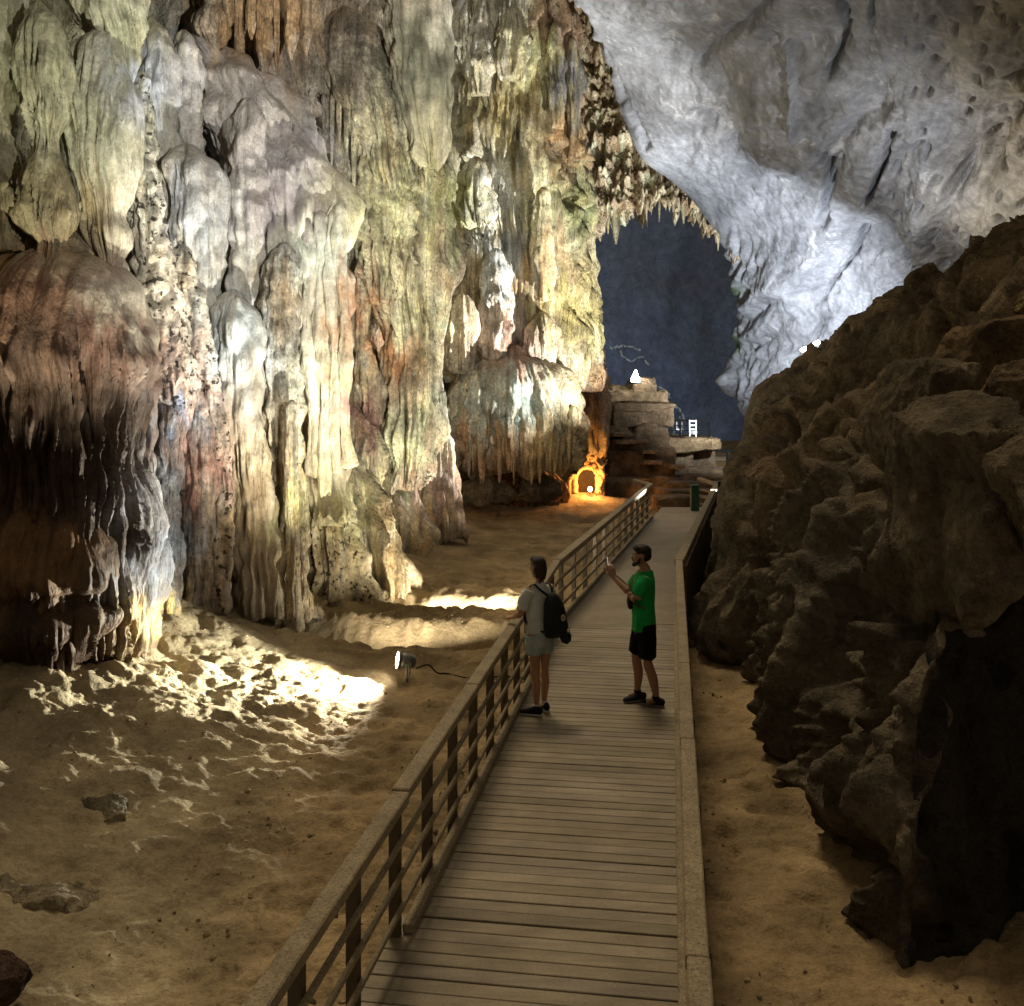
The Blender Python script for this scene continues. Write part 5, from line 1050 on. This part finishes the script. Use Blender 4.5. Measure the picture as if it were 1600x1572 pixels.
tube_np(bm, *smooth_pts([(0, 0, .83), (0, 0, .92), (0, .01, 1.05), (0, .02, 1.18), (0, .015, 1.31), (0, 0, 1.39), (0, .01, 1.46)], [(.155, .105), (.165, .11), (.125, .088), (.145, .10), (.15, .088), (.07, .06), (.048, .05)], 20), 18, flat=(1, 0, 0))
tube_np(bm, [(0, .0, 1.38), (0, .02, 1.48)], [.05, .047], 12)
el_, wl = (-.24, .04, 1.10), (-.21, .25, 1.02); er_, wr_ = (.19, .13, 1.10), (.02, .30, 1.06)
for sx, e_, w_ in ((-1, el_, wl), (1, er_, wr_)):
    tube_np(bm, *smooth_pts([(sx * .145, .0, 1.345), (sx * .185, .01, 1.30), e_, tuple(np.array(e_) * .6 + np.array(w_) * .4), w_], [.054, .047, .037, .036, .023], 16), 12)
hand(bm, wl, (-.05, .95, -.12), (.25, -.1, -.9), .45, -1, .17); hand(bm, wr_, (-.5, .75, .25), (-.5, -.2, .6), .7, 1, .17)
hat = head(bm, (-.01, .035, 1.575), (-.25, .95, -.10), (.97, .25, 0), True)
add(wo, 'body', fuse('body', bm, .0072, 5), 'skin_b')
hb = bmesh.new()
for ctr, rr in (((0, -.022, .035), (.085, .104, .088)), ((0, -.06, -.03), (.080, .062, .085)), ((0, -.062, -.085), (.060, .046, .058)), ((-.045, -.02, -.04), (.045, .05, .075)), ((.045, -.02, -.04), (.045, .05, .075)), ((0, .035, .085), (.06, .055, .04))):
    g = bmesh.ops.create_uvsphere(hb, u_segments=18, v_segments=14, radius=1)
    for v in g['verts']: v.co = hat(ctr[0] + v.co.x * rr[0], ctr[1] + v.co.y * rr[1], ctr[2] + v.co.z * rr[2])
tube_np(hb, [hat(-.03, -.07, -.12), hat(-.045, -.06, -.16), hat(-.06, -.045, -.185)], [.022, .014, .005], 8)
add(wo, 'hair', fuse('hair', hb, .008, 3, (.004, 26, 8)), 'hair_b')
sb = bmesh.new()
tube_np(sb, *smooth_pts([(0, .01, .885), (0, .012, .94), (0, .015, 1.05), (0, .02, 1.18), (0, .012, 1.31), (0, 0, 1.375), (0, .004, 1.405)], [(.180, .132), (.176, .128), (.160, .116), (.166, .118), (.168, .104), (.092, .078), (.062, .060)], 22), 22, flat=(1, 0, 0))
for sx, e_ in ((-1, el_), (1, er_)):
    sh = np.array((sx * .15, .0, 1.335)); e2 = sh * .2 + np.array(e_) * .8
    tube_np(sb, *smooth_pts([tuple(sh), tuple(sh * .6 + np.array(e_) * .4 + np.array((sx * .014, 0, .01))), tuple(e2)], [.072, .073, .072], 8), 14)
add(wo, 'tee_shirt', fuse('tee_shirt', sb, .008, 4, (.008, 7, 41)), 'tee_grey')
hbm = bmesh.new(); tube_np(hbm, *smooth_pts([(0, 0, .74), (0, 0, .82), (0, .0, .93)], [(.168, .12), (.178, .13), (.165, .112)], 8), 18, flat=(1, 0, 0))
for h_, k_ in ((hl, kl), (hr_, kr)):
    kk = np.array(h_) * .46 + np.array(k_) * .54; tube_np(hbm, *smooth_pts([tuple(np.array(h_) + np.array((0, 0, -.03))), tuple(kk)], [.106, .100], 8), 16)
add(wo, 'shorts', fuse('shorts', hbm, .008, 4, (.006, 8, 51)), 'denim')
for a_, rot_ in ((al_, -.12), (ar_, .05)):
    s1, s2 = shoe((a_[0], a_[1] - .055, 0), (a_[0] + rot_ * 1.6, a_[1] + .2, 0)); o = add(wo, 'shoe', s1, 'shoe_black'); add(wo, 'sole', s2, 'sole_white', o)
    add(wo, 'sock', tube_mesh('sock', [(a_[0], a_[1], .07), (a_[0], a_[1], .118)], [.040, .039], 14), 'sock')
bp = empty('backpack', (0, 0, 0), 'dark backpack with a round pale badge worn by the person in grey', 'backpack')
bp.location = wo.location; bp.rotation_euler = wo.rotation_euler
b_ = bmesh.new(); tube_np(b_, *smooth_pts([(.075, -.185, .86), (.075, -.205, .93), (.07, -.21, 1.05), (.06, -.20, 1.18), (.045, -.175, 1.28), (.04, -.15, 1.31)], [(.125, .055), (.155, .085), (.155, .092), (.135, .08), (.085, .055), (.03, .02)], 20), 20, flat=(1, 0, .1))
add(bp, 'pack_body', fuse('pack_body', b_, .009, 5, (.006, 8, 61)), 'pack')
b_ = bmesh.new(); tube_np(b_, *smooth_pts([(.08, -.29, .90), (.078, -.30, .98), (.07, -.295, 1.06)], [(.10, .02), (.115, .03), (.095, .015)], 10), 16, flat=(1, 0, 0)); add(bp, 'front_pocket', fuse('front_pocket', b_, .008, 3), 'pack')
for sx in (-1, 1):
    b_ = bmesh.new(); tube_np(b_, *smooth_pts([(.045 + sx * .03, -.15, 1.29), (sx * .085 + .01, -.105, 1.36), (sx * .10, -.02, 1.405), (sx * .11, .085, 1.34), (sx * .13, .125, 1.18), (sx * .17, .03, 1.0), (.075 + sx * .11, -.13, .90)], [(.019, .006)] * 7, 30), 8, flat=(1, 0, .2)); add(bp, 'strap', fuse('strap', b_, .0055, 2), 'pack')
b_ = bmesh.new(); g = bmesh.ops.create_circle(b_, cap_ends=True, radius=.036, segments=24); me = bpy.data.meshes.new('badge'); b_.to_mesh(me); b_.free()
o = add(bp, 'badge', me, 'badge'); o.location = (.10, -.328, 1.075); o.rotation_euler = (math.radians(83), 0, .12)
b_ = bmesh.new(); tube_np(b_, [(.012, -.012, .002), (.006, .014, .002), (-.012, .008, .002), (-.010, -.012, .002), (.004, -.018, .002)], [.0045] * 5, 6); me = bpy.data.meshes.new('badge_mark'); b_.to_mesh(me); b_.free(); add(bp, 'badge_mark', me, 'pack', o)
cb = empty('pouch', wo.location, 'small black pouch hanging at the hip below the backpack', 'pouch', None, wo.rotation_euler.z)
b_ = bmesh.new(); tube_np(b_, [(.19, -.21, .80), (.22, -.22, .835), (.235, -.22, .88)], [(.075, .05), (.085, .055), (.06, .04)], 14, flat=(1, 0, 0)); add(cb, 'pouch_body', fuse('pouch_body', b_, .008, 4), 'pack')
b_ = bmesh.new(); tube_np(b_, *smooth_pts([(.30, -.20, .84), (.28, -.17, .95), (.20, -.13, 1.06)], [(.008, .004)] * 3, 12), 6); add(cb, 'pouch_strap', fuse('pouch_strap', b_, .005, 1), 'pack')

for o in (wo, bp, cb): o.scale = (.92, .92, 1)
# ------------------------------------------------------------------ added box hiding the added path lights from the camera
added_box = empty('flood_lamp', (5.5, 26.75, .9), 'small dark box added to hide the added path lights by the far right railing', 'lamp')  # added box, not a flood lamp
child('added_box_back', box_mesh('added_box_back', .36, .03, .34, .004, (5.53, 26.60, 1.0)), 'iron', added_box)
child('added_box_side', box_mesh('added_box_side', .03, .30, .34, .004, (5.70, 26.76, 1.0)), 'iron', added_box)
child('added_box_bottom', box_mesh('added_box_bottom', .30, .27, .02, .004, (5.53, 26.76, .84)), 'iron', added_box)
child('stand', bar_mesh('stand', (5.56, 26.75, -.3), (5.56, 26.75, .83), .05, .05, .004, up=(0, 1, 0)), 'iron', added_box)  # stand of the added box
# ------------------------------------------------------------------ loose gravel on the sand
rs_ = np.random.RandomState(4); NP = 4200
ico = bmesh.new(); bmesh.ops.create_icosphere(ico, subdivisions=1, radius=1); iv = np.array([v.co[:] for v in ico.verts]); itri = np.array([[v.index for v in f.verts] for f in ico.faces]); ico.free()
gx = np.concatenate([rs_.uniform(-6.5, -.3, int(NP * .7)), rs_.uniform(1.2, 3.4, NP - int(NP * .7))]); gy = np.concatenate([rs_.uniform(4.2, 19, int(NP * .7)) ** 1.0, rs_.uniform(4.2, 17, NP - int(NP * .7))])
dens = n2(gx / 1.3, gy / 1.3, 590) + .35 * sstep(-2.2, -4.5, gx) + .2 * sstep(1.6, 3, gx - .05 * gy); dk = deck_x(gy)
ok = (dens > .02) & (np.abs(gx - dk) > 1.08); gx, gy = gx[ok], gy[ok]
gh = ground_base(gx, gy) + ground_rough(gx, gy); rad_ = .004 + .020 * rs_.rand(len(gx))**5 + .006 * rs_.rand(len(gx))
V = iv[None] * (rad_[:, None, None] * rs_.uniform(.55, 1.25, (len(gx), 1, 3))) * (1 + .25 * rs_.normal(size=(len(gx), len(iv), 1))); V = V + np.stack([gx, gy, gh + rad_ * .25], -1)[:, None]
F = (itri[None] + (np.arange(len(gx)) * len(iv))[:, None, None]).reshape(-1, 3)
cg = np.array((.36, .28, .17)) * rs_.uniform(.6, 1.5, (len(gx), 1, 1)) * np.ones((1, len(iv), 3))
link('gravel', mesh_from('gravel', V.reshape(-1, 3), F, np.clip(cg, .02, .7).reshape(-1, 3), smooth=False), M['sand'], None, 'loose gravel scattered over the sand', None, None, 'stuff')
bpy.context.scene['tris'] = TRIS[0]
